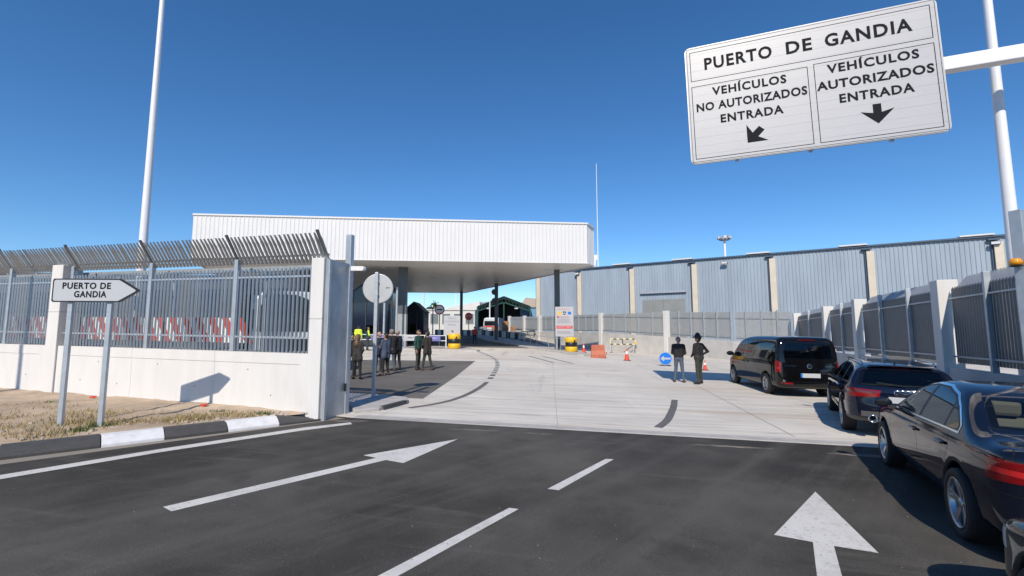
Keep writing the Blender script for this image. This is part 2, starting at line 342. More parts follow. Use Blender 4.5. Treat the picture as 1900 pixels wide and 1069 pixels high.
# ------------------------------------------------------------------ implicit surfaces (cars, people)
def surface_nets(F, org, h):
    nx, ny, nz = F.shape; S = F < 0
    acc = np.zeros((nx-1, ny-1, nz-1, 3)); cnt = np.zeros((nx-1, ny-1, nz-1)); quads = []
    cid = -np.ones((nx-1, ny-1, nz-1), int); edges = []
    for ax in range(3):
        sl0 = [slice(None)]*3; sl1 = [slice(None)]*3; sl0[ax] = slice(0, -1); sl1[ax] = slice(1, None)
        a = F[tuple(sl0)]; b = F[tuple(sl1)]; mk = S[tuple(sl0)] != S[tuple(sl1)]
        I = np.argwhere(mk); t = (a[mk]/(a[mk]-b[mk])); P = I.astype(float); P[:, ax] += t
        o1, o2 = [k for k in range(3) if k != ax]
        flip = S[tuple(sl0)][mk]; cells = []; ok = np.ones(len(I), bool)
        for d1, d2 in ((-1, -1), (0, -1), (0, 0), (-1, 0)):
            c = I.copy(); c[:, o1] += d1; c[:, o2] += d2
            good = (c >= 0).all(1) & (c[:, 0] < nx-1) & (c[:, 1] < ny-1) & (c[:, 2] < nz-1)
            ok &= good; cells.append(c)
            cg = c[good]; np.add.at(acc, (cg[:, 0], cg[:, 1], cg[:, 2]), P[good]); np.add.at(cnt, (cg[:, 0], cg[:, 1], cg[:, 2]), 1)
        edges.append((cells, ok, flip, ax))
    act = cnt > 0; cid[act] = np.arange(act.sum())
    V = acc[act]/cnt[act][:, None]*h + np.array(org)
    for cells, ok, flip, ax in edges:
        q = np.stack([cid[c[ok][:, 0], c[ok][:, 1], c[ok][:, 2]] for c in cells], 1)
        fl = flip[ok] if ax != 1 else ~flip[ok]
        q[~fl] = q[~fl][:, ::-1]; quads.append(q)
    return V, np.concatenate(quads)
def smax(a, b, k):
    h = np.maximum(k-np.abs(a-b), 0)/k; return np.maximum(a, b) + h*h*k*0.25
def smin(a, b, k): return -smax(-a, -b, k)
def trilin(F, org, h, P):
    q = (P-np.array(org))/h; i = np.clip(np.floor(q).astype(int), 0, np.array(F.shape[:3])-2); t = q-i; r = 0
    for dx in (0, 1):
        for dy in (0, 1):
            for dz in (0, 1):
                wgt = (t[:, 0] if dx else 1-t[:, 0])*(t[:, 1] if dy else 1-t[:, 1])*(t[:, 2] if dz else 1-t[:, 2])
                g = F[i[:, 0]+dx, i[:, 1]+dy, i[:, 2]+dz]; r = r + (wgt[:, None]*g if g.ndim == 2 else wgt*g)
    return r
def catmull(pts, n=8, closed=True):
    P = [np.array(p, float) for p in pts]; m = len(P); out = []
    for i in range(m if closed else m-1):
        p0, p1, p2, p3 = (P[(i-1) % m], P[i], P[(i+1) % m], P[(i+2) % m]) if closed else (P[max(i-1, 0)], P[i], P[i+1], P[min(i+2, m-1)])
        d1 = np.linalg.norm(p2-p1); t1 = (p2-p0); t2 = (p3-p1)
        t1 = t1/(np.linalg.norm(t1)+1e-9)*d1; t2 = t2/(np.linalg.norm(t2)+1e-9)*d1
        for k in range(n):
            t = k/n; a = 2*t**3-3*t**2+1; b = t**3-2*t**2+t; c = -2*t**3+3*t**2; d = t**3-t**2
            out.append(a*p1+b*t1+c*p2+d*t2)
    if not closed: out.append(P[-1])
    return np.array(out)
def poly_sdf(poly, X, Y):
    d = np.full(X.shape, 1e9); ins = np.zeros(X.shape, bool); n = len(poly)
    for i in range(n):
        a = poly[i]; b = poly[(i+1) % n]; e = b-a; wx = X-a[0]; wy = Y-a[1]
        t = np.clip((wx*e[0]+wy*e[1])/(e @ e+1e-12), 0, 1); d = np.minimum(d, (wx-e[0]*t)**2+(wy-e[1]*t)**2)
        c = ((a[1] > Y) != (b[1] > Y)) & (X < (b[0]-a[0])*(Y-a[1])/(b[1]-a[1]+1e-12)+a[0]); ins ^= c
    return np.where(ins, -1, 1)*np.sqrt(d)
# ================================================================== SETTING: ground, road, apron
sheet('ground', [(-2500, -300), (2500, -300), (2500, 4000), (-2500, 4000)], -0.03, 'dirt_far')
road = sheet('road', [(-60, -60), (60, -60), (60, -3.1), (6.09, 7.89), (-3.42, 9.83), (-3.75, 9.5), (-6.81, 6.25), (-30, -17.5), (-60, -17.5)], 0.0, 'asphalt')
apron = sheet('concrete_apron', [(-3.42, 9.83), (6.09, 7.89), (60, -3.1), (60, 30), (20, 34), (16, 44), (4.6, 64), (2.6, 64), (4.2, 46), (2.5, 41), (-2.5, 41.2), (-60, 41.5), (-60, 12), (-14, 14)], 0.002, 'concrete_floor')
sheet('gate_lane', [(-3.2, 41.2), (2.5, 41.0), (4.2, 46), (2.6, 64), (1.5, 110), (-26, 110), (-60, 41.6), (-16, 41.4)], 0.003, 'asphalt_light')
sheet('yard', [(-90, 110), (80, 110), (80, 46), (12, 52), (5, 64), (4.8, 63), (12, 50), (21, 35), (120, 34), (200, 260), (-200, 260)], -0.012, 'asphalt_light')
sheet('asphalt_patch', [(-2.43, 12.65), (-2.13, 26.68), (-8.93, 26.3), (-22, 26.0), (-22, 15.0), (-4.2, 13.0)], 0.007, 'asphalt_light')
# the apron has a flush concrete strip along the road and cast joints
sheet('edge_strip', [(-3.36, 9.90), (6.15, 7.96), (14, 6.36), (14.06, 6.60), (6.21, 8.2), (-3.30, 10.15)], 0.006, 'concrete_kerb', None, apron)
def jline(a, b, wd, off, m, name):
    a = Vector(a); b = Vector(b); n = Vector((-(b-a).y, (b-a).x)).normalized()*wd/2
    return sheet(name, [tuple(a+n), tuple(a-n), tuple(b-n), tuple(b+n)], off, m, None, apron)
for a, b in [((0.9, 9.2), (2.3, 26)), ((5.2, 8.6), (9.3, 31)), ((-2.2, 15.5), (10.5, 14.3)), ((-2.1, 22), (11, 21)), ((-14, 31.5), (9, 31.5))]:
    jline(a, b, 0.012, 0.008, 'joint', 'joint')
def mark(name, poly, m='paint_white_road', off=0.0045, par=None): return sheet(name, poly, off, m, None, par or road)
mark('arrow_marking', [(-3.6, 4.89), (-1.97, 6.81), (-2.2, 6.94), (-0.93, 8.04), (-1.52, 6.57), (-1.8, 6.71), (-3.43, 4.78)])
mark('lane_dash', [(0.42, 5.60), (1.38, 6.93), (1.5, 6.92), (0.55, 5.56)])
mark('lane_dash', [(-1.59, 2.71), (-1.01, 3.63), (-0.03, 5.0), (0.07, 4.97), (-0.86, 3.63), (-1.41, 2.72)])
mark('arrow_marking', [(3.62, 5.64), (2.44, 4.44), (2.71, 4.3), (2.36, 3.72), (1.2, 1.8), (1.42, 1.72), (2.56, 3.73), (2.85, 4.23), (3.15, 4.11)])
mark('edge_line', [(-9.6, 1.6), (-6.32, 5.81), (-5.34, 7.14), (-3.95, 8.76), (-3.24, 9.33), (-3.14, 9.16), (-3.83, 8.53), (-5.20, 6.96), (-6.15, 5.66), (-9.4, 1.45)])
ctr = catmull([(-2.46, 11.14), (-2.03, 11.67), (-1.6, 12.53), (-1.23, 14.12), (-0.96, 16.47), (-0.81, 19.84), (-0.76, 22.44), (-0.79, 25.12), (-1.02, 28.08), (-1.68, 31.76), (-2.48, 35.19)], 6, False)
def strip(name, pts, wd, m, off=0.006, par=None):
    pts = [Vector(p) for p in pts]; l = []; r = []
    for i, p in enumerate(pts):
        t = (pts[min(i+1, len(pts)-1)]-pts[max(i-1, 0)]).normalized(); n = Vector((-t.y, t.x))*wd/2; l.append(tuple(p+n)); r.append(tuple(p-n))
    return sheet(name, l+r[::-1], off, m, None, par or apron)
strip('removed_line', ctr[:26], 0.17, 'marking_removed')
for i in range(26, len(ctr)-2, 2):
    strip('curve_dash', ctr[i:i+2], 0.22, 'paint_white_road'); strip('curve_dash', ctr[i+1:i+3], 0.22, 'paint_black_road')
strip('removed_line', catmull([(2.9, 9.26), (3.3, 9.95), (3.70, 10.84), (4.18, 12.0), (4.6, 13.12)], 5, False), 0.17, 'marking_removed')
mark('lane_dash', [(1.5, 31.8), (1.75, 31.9), (3.0, 27.0), (2.78, 26.9)], par=apron, off=0.007)
strip('removed_line', [(1.15, 31.4), (1.75, 29.2), (2.4, 26.6)], 0.16, 'marking_removed')
strip('removed_line', [(2.1, 32), (2.75, 29.4), (3.5, 26.3)], 0.16, 'marking_removed')
# dust pushed onto the asphalt edge
mat('dust', (0.30, 0.26, 0.22), 0.95, var=0.4, vscale=5, col2=(0.10, 0.095, 0.09), spec=0.1)
for a, b, wd in [((-1.2, 8.85), (-0.2, 8.72), 0.12), ((0.2, 8.62), (0.75, 8.50), 0.08), ((2.9, 7.92), (4.3, 7.68), 0.14), ((5.0, 7.45), (6.1, 7.25), 0.18), ((-3.7, 9.45), (-2.9, 9.48), 0.22)]:
    A = Vector(a); B = Vector(b); n = Vector((-(B-A).y, (B-A).x)).normalized(); pts = []
    for k in range(9): pts.append(tuple(A+(B-A)*k/8 + n*wd/2*math.sin(math.pi*(k+0.4)/8.8)*random.uniform(0.5, 1.2)))
    for k in range(8, -1, -1): pts.append(tuple(A+(B-A)*k/8 - n*wd/2*math.sin(math.pi*(k+0.4)/8.8)*random.uniform(0.5, 1.2)))
    mark('dust_patch', pts, 'dust', 0.003)
# ------------------------------------------------------------------ verge, kerb, stones, weeds
O = Vector((-4.0, 9.6)); WD = Vector((-0.959, 0.284)).normalized(); WN = Vector((-WD.y, WD.x))  # WN points to the road
KA, KB = Vector((-7.35, 6.75)), Vector((-4.12, 9.85)); KD = (KB-KA).normalized()
from mathutils import noise as mnoise
bm = bmesh.new(); NU, NV = 90, 26; grid = []
for i in range(NU+1):
    t = i/NU; pk = KB - KD*(16*t); pw = O + WD*(18*t) - WN*0.1; row = []
    for j in range(NV+1):
        q = pk.lerp(pw, j/NV); e = min(1, j/4)*min(1, 1)
        z = gz(q.x, q.y) + 0.10 + 0.05*(j/NV) + e*0.05*mnoise.noise(Vector((q.x*1.3, q.y*1.3, 0))) + e*0.022*mnoise.noise(Vector((q.x*5, q.y*5, 3)))
        row.append(bm.verts.new((q.x, q.y, z)))
    grid.append(row)
for i in range(NU):
    for j in range(NV): bm.faces.new((grid[i][j], grid[i+1][j], grid[i+1][j+1], grid[i][j+1]))
bmesh.ops.recalc_face_normals(bm, faces=bm.faces)
for f in bm.faces:
    f.smooth = True
    if f.normal.z < 0: f.normal_flip()
me = bpy.data.meshes.new('verge'); bm.to_mesh(me); bm.free(); me.materials.append(MATS['dirt'])
verge = bpy.data.objects.new('verge', me); COL.objects.link(verge); tag(verge, kind='structure')
def verge_z(q): return gz(q.x, q.y)+0.12
kerb = thing('kerb', 'black and white painted kerb edging the dirt verge', 'kerb', (0, 0, 0))
kn = Vector((KD.y, -KD.x))  # toward the road
L0 = 0.0; k = 0
edges_k = [0.0, 0.83, 1.70, 2.62, 3.42, 4.5, 5.6, 6.7, 7.8, 8.9, 10]   # distances back from the pillar end
mats_k = ['kerb_black', 'kerb_white', 'kerb_black', 'kerb_white', 'kerb_black', 'kerb_black', 'kerb_white', 'kerb_black', 'kerb_white', 'kerb_black']
for k in range(10):
    m = MB(); a = edges_k[k]+0.006; b = edges_k[k+1]-0.006; vs = []
    for d in (a, b):
        c = KB - KD*d
        for off, zz in ((-0.06, -0.1), (-0.06, 0.13), (0.10, 0.13), (0.20, 0.085), (0.30, 0.015), (0.30, -0.1)):
            q = c + kn*off; sl = (1-max(0, 0.35-d)/0.35) if d < 0.35 else 1
            vs.append((q.x, q.y, gz(q.x, q.y) + (zz*sl if zz > 0.016 else zz)))
    m.add(vs, [(i, (i+1) % 6, 6+(i+1) % 6, 6+i) for i in range(6)] + [(5, 4, 3, 2, 1, 0), (6, 7, 8, 9, 10, 11)])
    m.build('kerb_stone', mats_k[k], kerb, bevel=0.008)
# loose stones
sm = MB(); rs = random.Random(3)
for _ in range(420):
    t = rs.random()**1.2*12; j = rs.random(); pk = KB-KD*t; pw = O+WD*(t*1.12); q = pk.lerp(pw, 0.05+0.9*j); r = rs.choice([.012, .015, .02, .03, .045])*rs.uniform(.7, 1.2)
    n = 6; z = verge_z(q)-0.01
    sm.sphere((q.x, q.y, z), (r*rs.uniform(.8, 1.5), r, r*.7), 6, 4)
tag(sm.build('loose_stones', 'stone'), 'pale stones scattered over the dirt verge', 'stones', kind='stuff')
rk = MB()
for dx, dy, r in ((0, 0, .09), (.13, .04, .06), (-.1, .06, .05)): rk.sphere((-8.35+dx, 7.45+dy, gz(-8.35, 7.45)+.13), (r*1.5, r, r*.6), 8, 5)
tag(rk.build('rubble_lump', 'stone'), 'flat pale rubble lump at the left edge of the verge', 'rubble')
for (x, y) in ((-6.75, 10.15), (-10.0, 11.05)):
    m = MB(); z = gz(x, y)+0.16; m.bar((x-.05, y, z), (x+.05, y+.02, z+.012), .07, .045); m.bar((x+.03, y-.03, z+.02), (x+.09, y, z+.02), .04, .03)
    tag(m.build('litter', 'stripe_red'), 'crumpled red litter lying at the wall foot, ' + ('nearer the painted kerb' if x > -8 else 'left of the signposts'), 'litter')
def grass(name, m_, n, spots, hmin, hmax, label):
    g = MB()
    for _ in range(n):
        cx, cy, sx = rs.choice(spots); x = rs.gauss(cx, sx); y = rs.gauss(cy, sx*0.45)
        q = Vector((x, y)); rel = q-KB
        if rel.dot(kn) > -0.08 or (q-O).dot(WN) < 0.06: continue
        z = verge_z(q)-0.03; h = rs.uniform(hmin, hmax); a = rs.random()*6.28; wv = 0.006+0.004*rs.random()
        lean = Vector((rs.gauss(0, .35), rs.gauss(0, .35)))*h
        ca, sa = math.cos(a)*wv, math.sin(a)*wv
        g.add([(x-ca, y-sa, z), (x+ca, y+sa, z), (x+lean.x*.4+ca*.6, y+lean.y*.4+sa*.6, z+h*.6), (x+lean.x*.4-ca*.6, y+lean.y*.4-sa*.6, z+h*.6), (x+lean.x, y+lean.y, z+h)], [(0, 1, 2, 3), (3, 2, 4)])
    o = bpy.data.objects.new(name, g.mesh(name, m_, False)); COL.objects.link(o); return tag(o, label, 'grass', kind='stuff')
dry = [(-7.9, 7.5, .45), (-8.6, 7.9, .6), (-7.5, 8.4, .4), (-6.6, 8.6, .35), (-6.1, 9.0, .3), (-9.2, 8.6, .5), (-8.2, 9.2, .5), (-5.6, 9.3, .25), (-9.5, 7.0, .5), (-10.5, 9.8, .6)]
grass('dry_grass', 'dry_grass', 4600, dry, .04, .12, 'thin dry yellow grass growing on the dirt verge')
grass('weeds', 'green_grass', 700, [(-6.0, 9.6, .12), (-5.1, 9.5, .12), (-10.3, 10.4, .15), (-7.2, 7.8, .12), (-7.3, 8.2, .1)], .04, .10, 'small green weeds on the dirt verge')
# ================================================================== LEFT WALL AND PALISADE
RZW = math.atan2(WD.y, WD.x)
def gw(s): q = O+WD*s; return gz(q.x, q.y)
def wall_quad(m, s0, s1, y0, y1, z0, z1):
    """block along the wall that follows the ground fall; z relative to the local ground"""
    vs = [(s, y, gw(s)+z) for z in (z0, z1) for y in (y0, y1) for s in (s0, s1)]
    m.add(vs, [(0, 2, 3, 1), (4, 5, 7, 6), (0, 1, 5, 4), (2, 6, 7, 3), (0, 4, 6, 2), (1, 3, 7, 5)]); return m
wall = thing('boundary_wall', 'low white concrete wall with tall pillars behind the dirt verge', 'wall', (O.x, O.y, 0), RZW)
ends = [0.30, 2.85, 5.45, 8.12, 8.58, 11.1, 13.7, 16.3, 18.9]
for a, b in zip(ends, ends[1:]):
    if a == 8.12: continue
    m = MB(); wall_quad(m, a+.003, b-.003, -.28, -.012, -.3, 1.33)
    wall_quad(m, a+.003, b-.003, -.0125, 0, 1.10, 1.33)            # proud band under the top
    if a in (0.30, 8.58): wall_quad(m, a+.003, a+.22, -.0125, 0, -.3, 1.10)
    if b == 8.12: wall_quad(m, b-.22, b-.003, -.0125, 0, -.3, 1.10)
    m.build('wall_panel', 'wall_white', wall)
m = MB(); wall_quad(m, -.02, .30, -.36, .03, -.2, 2.06); m.build('pillar', 'wall_white', wall, bevel=.012)
m = MB(); wall_quad(m, -.02, .30, -.36, .03, 2.065, 3.37); m.build('pillar', 'wall_white', wall, bevel=.012)
m = MB(); wall_quad(m, 8.14, 8.56, -.42, .04, -.2, 2.2); m.build('pillar', 'wall_white', wall, bevel=.012)
m = MB(); wall_quad(m, 8.14, 8.56, -.42, .04, 2.205, 3.45); m.build('pillar', 'wall_white', wall, bevel=.012)
for sp, zz in ((1.25, .42), (1.9, .95), (3.4, .52), (4.6, .98), (5.9, .46), (7.2, .5), (9.3, .55), (10.6, .5), (6.6, .97)):
    m = MB(); m.lathe([(0, .004), (.014, .004), (.018, -.004)], 10, (sp, -.0125, gw(sp)+zz), 'y', cap=False); m.build('tie_hole', 'marking_removed', wall)
def pale_mesh(name, z1, wd=.062, dp=.022, m='galv_pale', tip=.07):
    b = MB(); h = wd/2
    prof = [(-h, -dp), (-h*.4, 0), (h*.4, 0), (h, -dp), (h*.4, -dp*.75), (-h*.4, -dp*.75)]
    vs = [(x, y, 0) for x, y in prof] + [(x, y, z1-tip*abs(x)/h) for x, y in prof]
    b.add(vs, [(i, (i+1) % 6, 6+(i+1) % 6, 6+i) for i in range(6)] + [(0, 5, 4, 1), (1, 4, 3, 2), (6, 7, 10, 11), (7, 8, 9, 10)])
    return b.mesh(name, m)
PALE = pale_mesh('pale', 1.86, .054); SPIKE = pale_mesh('spike', .80, .085, tip=.30)
fence = thing('palisade_fence', 'grey steel palisade fence with cranked spiked top on the low white wall', 'fence', (O.x, O.y, 0), RZW)
YF = -.12
s = .064; n = 0
while s < 17.5:
    if s > .38 and not (8.06 < s < 8.64):
        inst('pale', PALE, fence, (s, YF+.045, gw(s)+1.36+random.uniform(-.006, .006)), (0, 0, random.uniform(-.03, .03)))
    inst('spike', SPIKE, fence, (s-.055, YF-.03, gw(s)+3.30), (R(-33)+random.uniform(-.012, .012), 0, random.uniform(-.02, .02)))
    s += .112
for sp in (2.46, 5.13, 7.95, 10.47, 13.1, 15.8):
    m = MB(); z = gw(sp); m.bx(sp-.05, sp+.05, YF-.04, YF+.06, z+1.33, z+3.42); m.build('post', 'galv', fence, bevel=.006)
for sp in (2.46, 5.13, 7.80, 10.47, 13.1, 15.8, .02):
    m = MB(); z = gw(sp); m.bar((sp, YF, z+3.38), (sp, YF+.36, z+3.93), .06, .035); m.build('arm', 'steel_dark', fence)  # arms coloured darker than the posts to stand for their shaded undersides
for (y, zr, a, b) in [(YF+.02, 3.00, .3, 8.14), (YF+.02, 1.66, .3, 8.14), (YF+.02, 3.00, 8.56, 18), (YF+.02, 1.66, 8.56, 18), (YF+.0, 3.46, -.02, 18), (YF-.04, 3.37, 1.5, 18)]:
    m = MB()
    wall_quad(m, a, b, y-.02, y+.02, zr-.02, zr+.02); m.build('rail', 'galv', fence)
# sliding gate leaf parked behind the fence
gate = thing('sliding_gate', 'grey barred sliding gate with red and white striped band parked behind the palisade', 'gate', (O.x, O.y, 0), RZW)
YG = -.62
for (a, b, z0, z1) in [(.62, 14.6, 3.2, 3.32), (.62, 14.6, 1.2, 1.34)]:
    m = MB(); wall_quad(m, a, b, YG-.06, YG+.06, z0, z1); m.build('frame_rail', 'galv', gate)
for sp in (.68, 2.1, 5.0, 7.6, 10.2, 12.5, 14.5):
    m = MB(); wall_quad(m, sp-.05, sp+.05, YG-.05, YG+.05, .2, 3.22); m.build('frame_post', 'galv', gate)
GP = pale_mesh('bar', 1.9, .042)
s = .8
while s < 14.4:
    inst('bar', GP, gate, (s, YG+.07, gw(s)+1.28)); s += .112
i = 0; s = 2.35
while s < 11:                                   # diagonal stripes on the leaf
    m = MB(); z0 = gw(s)+1.50; z1 = z0+.60; wd = .215; sk = .33; y0, y1 = YG+.078, YG+.092
    poly = [(s, z0), (s+wd, z0), (s+wd+sk, z1), (s+sk, z1)]
    m.prism(poly, y0, y1, 'xz'); m.build('stripe', ('stripe_red', 'white_plastic')[i % 2], gate); s += wd; i += 1
# steel gate portal at the pillar
portal = thing('gate_portal', 'galvanised steel gate guide plate and post on the end pillar', 'gate post', (O.x, O.y, 0), RZW)
m = MB(); m.bx(-.10, -.024, -.72, -.02, .02, 3.40); m.build('plate', 'galv_plate', portal, bevel=.01)
m = MB(); m.bx(-.13, -.101, -.09, -.02, .0, 3.38); m.build('channel', 'galv', portal, bevel=.006)
m = MB(); m.bx(-.13, -.101, -.76, -.70, .0, 3.30); m.build('channel', 'galv', portal, bevel=.006)
m = MB(); m.bx(-.115, .025, -.86, -.73, 0, 4.08); m.build('post', 'galv', portal, bevel=.008)
m = MB(); m.bar((-.18, -.70, 3.28), (-.46, -.72, 3.27), .09, .10); m.lathe([(.05, -.05), (.05, .05)], 12, (-.46, -.72, 3.27), 'y'); m.build('bracket', 'white_plastic', portal)
m = MB(); m.bx(-.15, -.128, -.69, -.63, .55, .72); m.build('latch', 'black', portal)
# low concrete nose beside the pillar
m = MB()
pts = [(-4.9, 13.1), (-3.50, 10.30), (-3.05, 10.66), (-2.66, 11.87), (-2.80, 12.41), (-3.88, 12.86)]
vs = [(x, y, gz(x, y)-.05) for x, y in pts]+[(x, y, gz(x, y)+.085) for x, y in pts]
m.add(vs, [(0, 1, 2, 3, 4, 5)[::-1], (6, 7, 8, 9, 10, 11)]+[(i, (i+1) % 6, 6+(i+1) % 6, 6+i) for i in range(6)])
nose = m.build('kerb_island', 'concrete_kerb', None, bevel=.02); tag(nose, 'low pale concrete kerb island at the foot of the steel gate plate', 'kerb')
m = MB(); a = Vector((-3.02, 10.78)); b = Vector((-2.70, 11.75)); m.bar((a.x, a.y, gz(a.x, a.y)+.07), (b.x, b.y, gz(b.x, b.y)+.07), .12, .05)
m.build('dark_edge', 'kerb_black', nose)  # dark bar along the island edge
# ================================================================== SIGNS ON THE LEFT
LS = thing('direction_sign', 'white arrow-shaped direction sign reading PUERTO DE GANDIA on two steel posts', 'sign', (-7.90, 8.14, gz(-7.90, 8.14)), math.atan2(.04, .67))
for x in (0.0, .67):
    m = MB(); m.bx(x-.04, x+.04, -.02, .04, -.05, 2.62); m.build('post', 'galv', LS, bevel=.006)
Z0, Z1 = 2.27, 2.69
def arrow_board(x0, x1, tip, z0, z1, r=.03):
    zc = (z0+z1)/2
    return [(x0, z0+r), (x0+r*.3, z0+r*.3), (x0+r, z0), (x1-r*.4, z0), (x1+r*.5, z0+r*.4), (tip-.02, zc-.02), (tip, zc), (tip-.02, zc+.02), (x1+r*.5, z1-r*.4), (x1-r*.4, z1), (x0+r, z1), (x0+r*.3, z1-r*.3), (x0, z1-r)]
m = MB(); m.prism(arrow_board(-.29, .87, 1.19, Z0, Z1), -.055, -.022, 'xz'); m.build('board', 'black', LS)
m = MB(); m.prism(arrow_board(-.265, .845, 1.135, Z0+.022, Z1-.022), -.0575, -.0545, 'xz'); m.build('face', 'sign_white2', LS)
text('PUERTO DE', .155, 'text_dark', LS, (.29, -.060, 2.557), width=.82, bold=.004, space=1.12)
text('GANDIA', .155, 'text_dark', LS, (.36, -.060, 2.405), width=.55, bold=.004, space=1.12)
for x in (0.0, .67):
    m = MB(); m.bx(x-.05, x+.05, -.022, .05, 2.42, 2.46); m.build('clamp', 'galv', LS)
RSn = thing('round_sign', 'round road sign seen from its grey back on a steel post by the gate pillar', 'sign', ground_at(-3.69, 12.33), R(4))
m = MB(); m.bx(-.045, .045, -.04, .04, 0, 3.42); m.build('post', 'galv', RSn, bevel=.008)
m = MB(); m.lathe([(.39, .045), (.41, .05), (.41, .085), (.39, .09)], 40, (.03, 0, 2.98), 'y'); m.build('disc', 'sign_back', RSn)
m = MB(); m.lathe([(.0, .0905), (.38, .0905), (.38, .092), (0, .092)], 40, (.03, 0, 2.98), 'y'); m.build('face', 'sign_red2', RSn)
for z in (2.8, 3.15):
    m = MB(); m.bx(-.055, .055, -.048, .05, z, z+.04); m.build('clamp', 'galv', RSn)
for q in range(3):
    m = MB(); m.bx(.25+q*.035, .272+q*.035, .040, .0445, 2.985, 3.02); m.build('stamp', 'steel_dark', RSn)
# tall lamp columns
def lamp_column(x, y, h, r0, r1, label, heads=True):
    t = thing('lamp_column', label, 'lamp post', ground_at(x, y), 0, 'tall white lamp columns')
    m = MB(); n = 16; m.tube([(0, 0, -.1), (0, 0, h*.5), (0, 0, h)], [r0, (r0+r1)/2, r1], n); m.build('pole', 'pole_white', t)
    m = MB(); m.bx(-.2, .2, -.2, .2, -.02, .04); m.build('base_plate', 'galv', t)
    if heads:
        m = MB(); m.bar((0, 0, h-.05), (1.4, 0, h+.1), .06, .06); m.build('arm', 'pole_white', t)
        m = MB(); m.box((1.6, 0, h+.1), (.6, .25, .1)); m.build('lantern', 'galv', t, bevel=.03)
    return t
lamp_column(-10.85, 13.2, 15.5, .135, .045, 'tall white lamp column rising behind the spiked fence on the left')
lamp_column(11.85, 10.6, 15.5, .155, .05, 'tall white lamp column beside the overhead sign on the right')
lamp_column(-14.75, 4.6, 12, .12, .06, 'lamp column left of the picture that casts a shadow stripe on the wall', False)
# ================================================================== OVERHEAD SIGN
p0 = Vector((4.80, 11.8, 6.3)); p1 = Vector((10.06, 10.0, 6.42)); u = (p1-p0); Wd = u.length; u.normalize()
rz = math.atan2(u.y, u.x); tilt = -math.asin(u.z)
OS = thing('overhead_sign', 'large white overhead sign board PUERTO DE GANDIA on a horizontal white arm', 'sign', p0, rot=(0, tilt, rz))
H = 3.28
def rrect(x0, x1, z0, z1, r, n=5):
    pts = []
    for cx, cz, a0 in ((x1-r, z0+r, -90), (x1-r, z1-r, 0), (x0+r, z1-r, 90), (x0+r, z0+r, 180)):
        for k in range(n+1): a = R(a0+90*k/n); pts.append((cx+r*math.cos(a), cz+r*math.sin(a)))
    return pts
m = MB(); m.prism(rrect(0, Wd, 0, H, .14), 0, .06, 'xz'); m.build('board', 'sign_back', OS)
# horizontal extruded slats making up the face
ns = 14; e = .018
for k in range(ns):
    z0 = H*k/ns+.0012; z1 = H*(k+1)/ns-.0012; x0, x1 = e, Wd-e; r = .12
    m = MB()
    if k == 0: pts = [p for p in rrect(x0, x1, e, 2, r) if p[1] < .5]; pts = [(x0, z1)]+sorted(set((round(a, 4), round(b, 4)) for a, b in pts if a < Wd/2), key=lambda p: -p[1])+sorted(set((round(a, 4), round(b, 4)) for a, b in pts if a > Wd/2), key=lambda p: p[1])+[(x1, z1)]
    elif k == ns-1: pts = [p for p in rrect(x0, x1, 0, H-e, r) if p[1] > H-.5]; pts = [(x0, z0), (x1, z0)]+sorted(set((round(a, 4), round(b, 4)) for a, b in pts if a > Wd/2), key=lambda p: p[1])+sorted(set((round(a, 4), round(b, 4)) for a, b in pts if a < Wd/2), key=lambda p: -p[1])
    else: pts = [(x0, z0), (x1, z0), (x1, z1), (x0, z1)]
    m.prism(pts, -.012-(k % 2)*.001, -.0005, 'xz'); m.build('slat', 'sign_white', OS)
def ring(x0, x1, z0, z1, t, name='border'):
    m = MB(); y0, y1 = -.0145, -.011
    for q in ((x0, x1, z0, z0+t), (x0, x1, z1-t, z1), (x0, x0+t, z0+t, z1-t), (x1-t, x1, z0+t, z1-t)): m.bx(q[0], q[1], y0, y1, q[2], q[3])
    m.build(name, 'text_dark', OS)
t = .016
ring(.045, Wd-.045, .045, H-.045, .010); ring(.12, Wd-.14, H*.70, H*.955, t); ring(.12, Wd*.512, .12, H*.655, t); ring(Wd*.535, Wd-.14, .12, H*.665, t)
YT = -.0165
for s_, a_, b_ in (('PUERTO', .085, .375), ('DE', .432, .535), ('GANDIA', .585, .905)):
    text(s_, .50, 'text_dark', OS, (Wd*(a_+b_)/2, YT, H*.828), width=Wd*(b_-a_), bold=.014, space=1.15, hscale=.9)
xl = Wd*.270; xr = Wd*.754
text('VEHÍCULOS', .33, 'text_dark', OS, (xl, YT, H*.585), width=1.74, bold=.010, space=1.15, hscale=.92)
text('NO AUTORIZADOS', .33, 'text_dark', OS, (xl, YT, H*.465), width=2.58, bold=.010, space=1.1, hscale=.92)
text('ENTRADA', .33, 'text_dark', OS, (xl, YT, H*.345), width=1.46, bold=.010, space=1.15, hscale=.92)
text('VEHÍCULOS', .33, 'text_dark', OS, (xr, YT, H*.60), width=1.86, bold=.010, space=1.15, hscale=.92)
text('AUTORIZADOS', .33, 'text_dark', OS, (xr, YT, H*.475), width=2.36, bold=.010, space=1.1, hscale=.92)
text('ENTRADA', .33, 'text_dark', OS, (xr, YT, H*.355), width=1.5, bold=.010, space=1.15, hscale=.92)
def arrow(cx, cz, ang, sc_):
    pts = [(-.09, .26), (-.09, .03), (-.36, .10), (0, -.26), (.36, .10), (.09, .03), (.09, .26)]
    c, s_ = math.cos(ang), math.sin(ang)
    pts = [(cx+sc_*(x*c-z*s_), cz+sc_*(x*s_+z*c)) for x, z in pts]
    m = MB(); m.prism(pts, -.0145, -.0112, 'xz'); m.build('arrow', 'text_dark', OS)
arrow(xl+.05, .56, R(-45), .95); arrow(xr, .66, 0, .95)
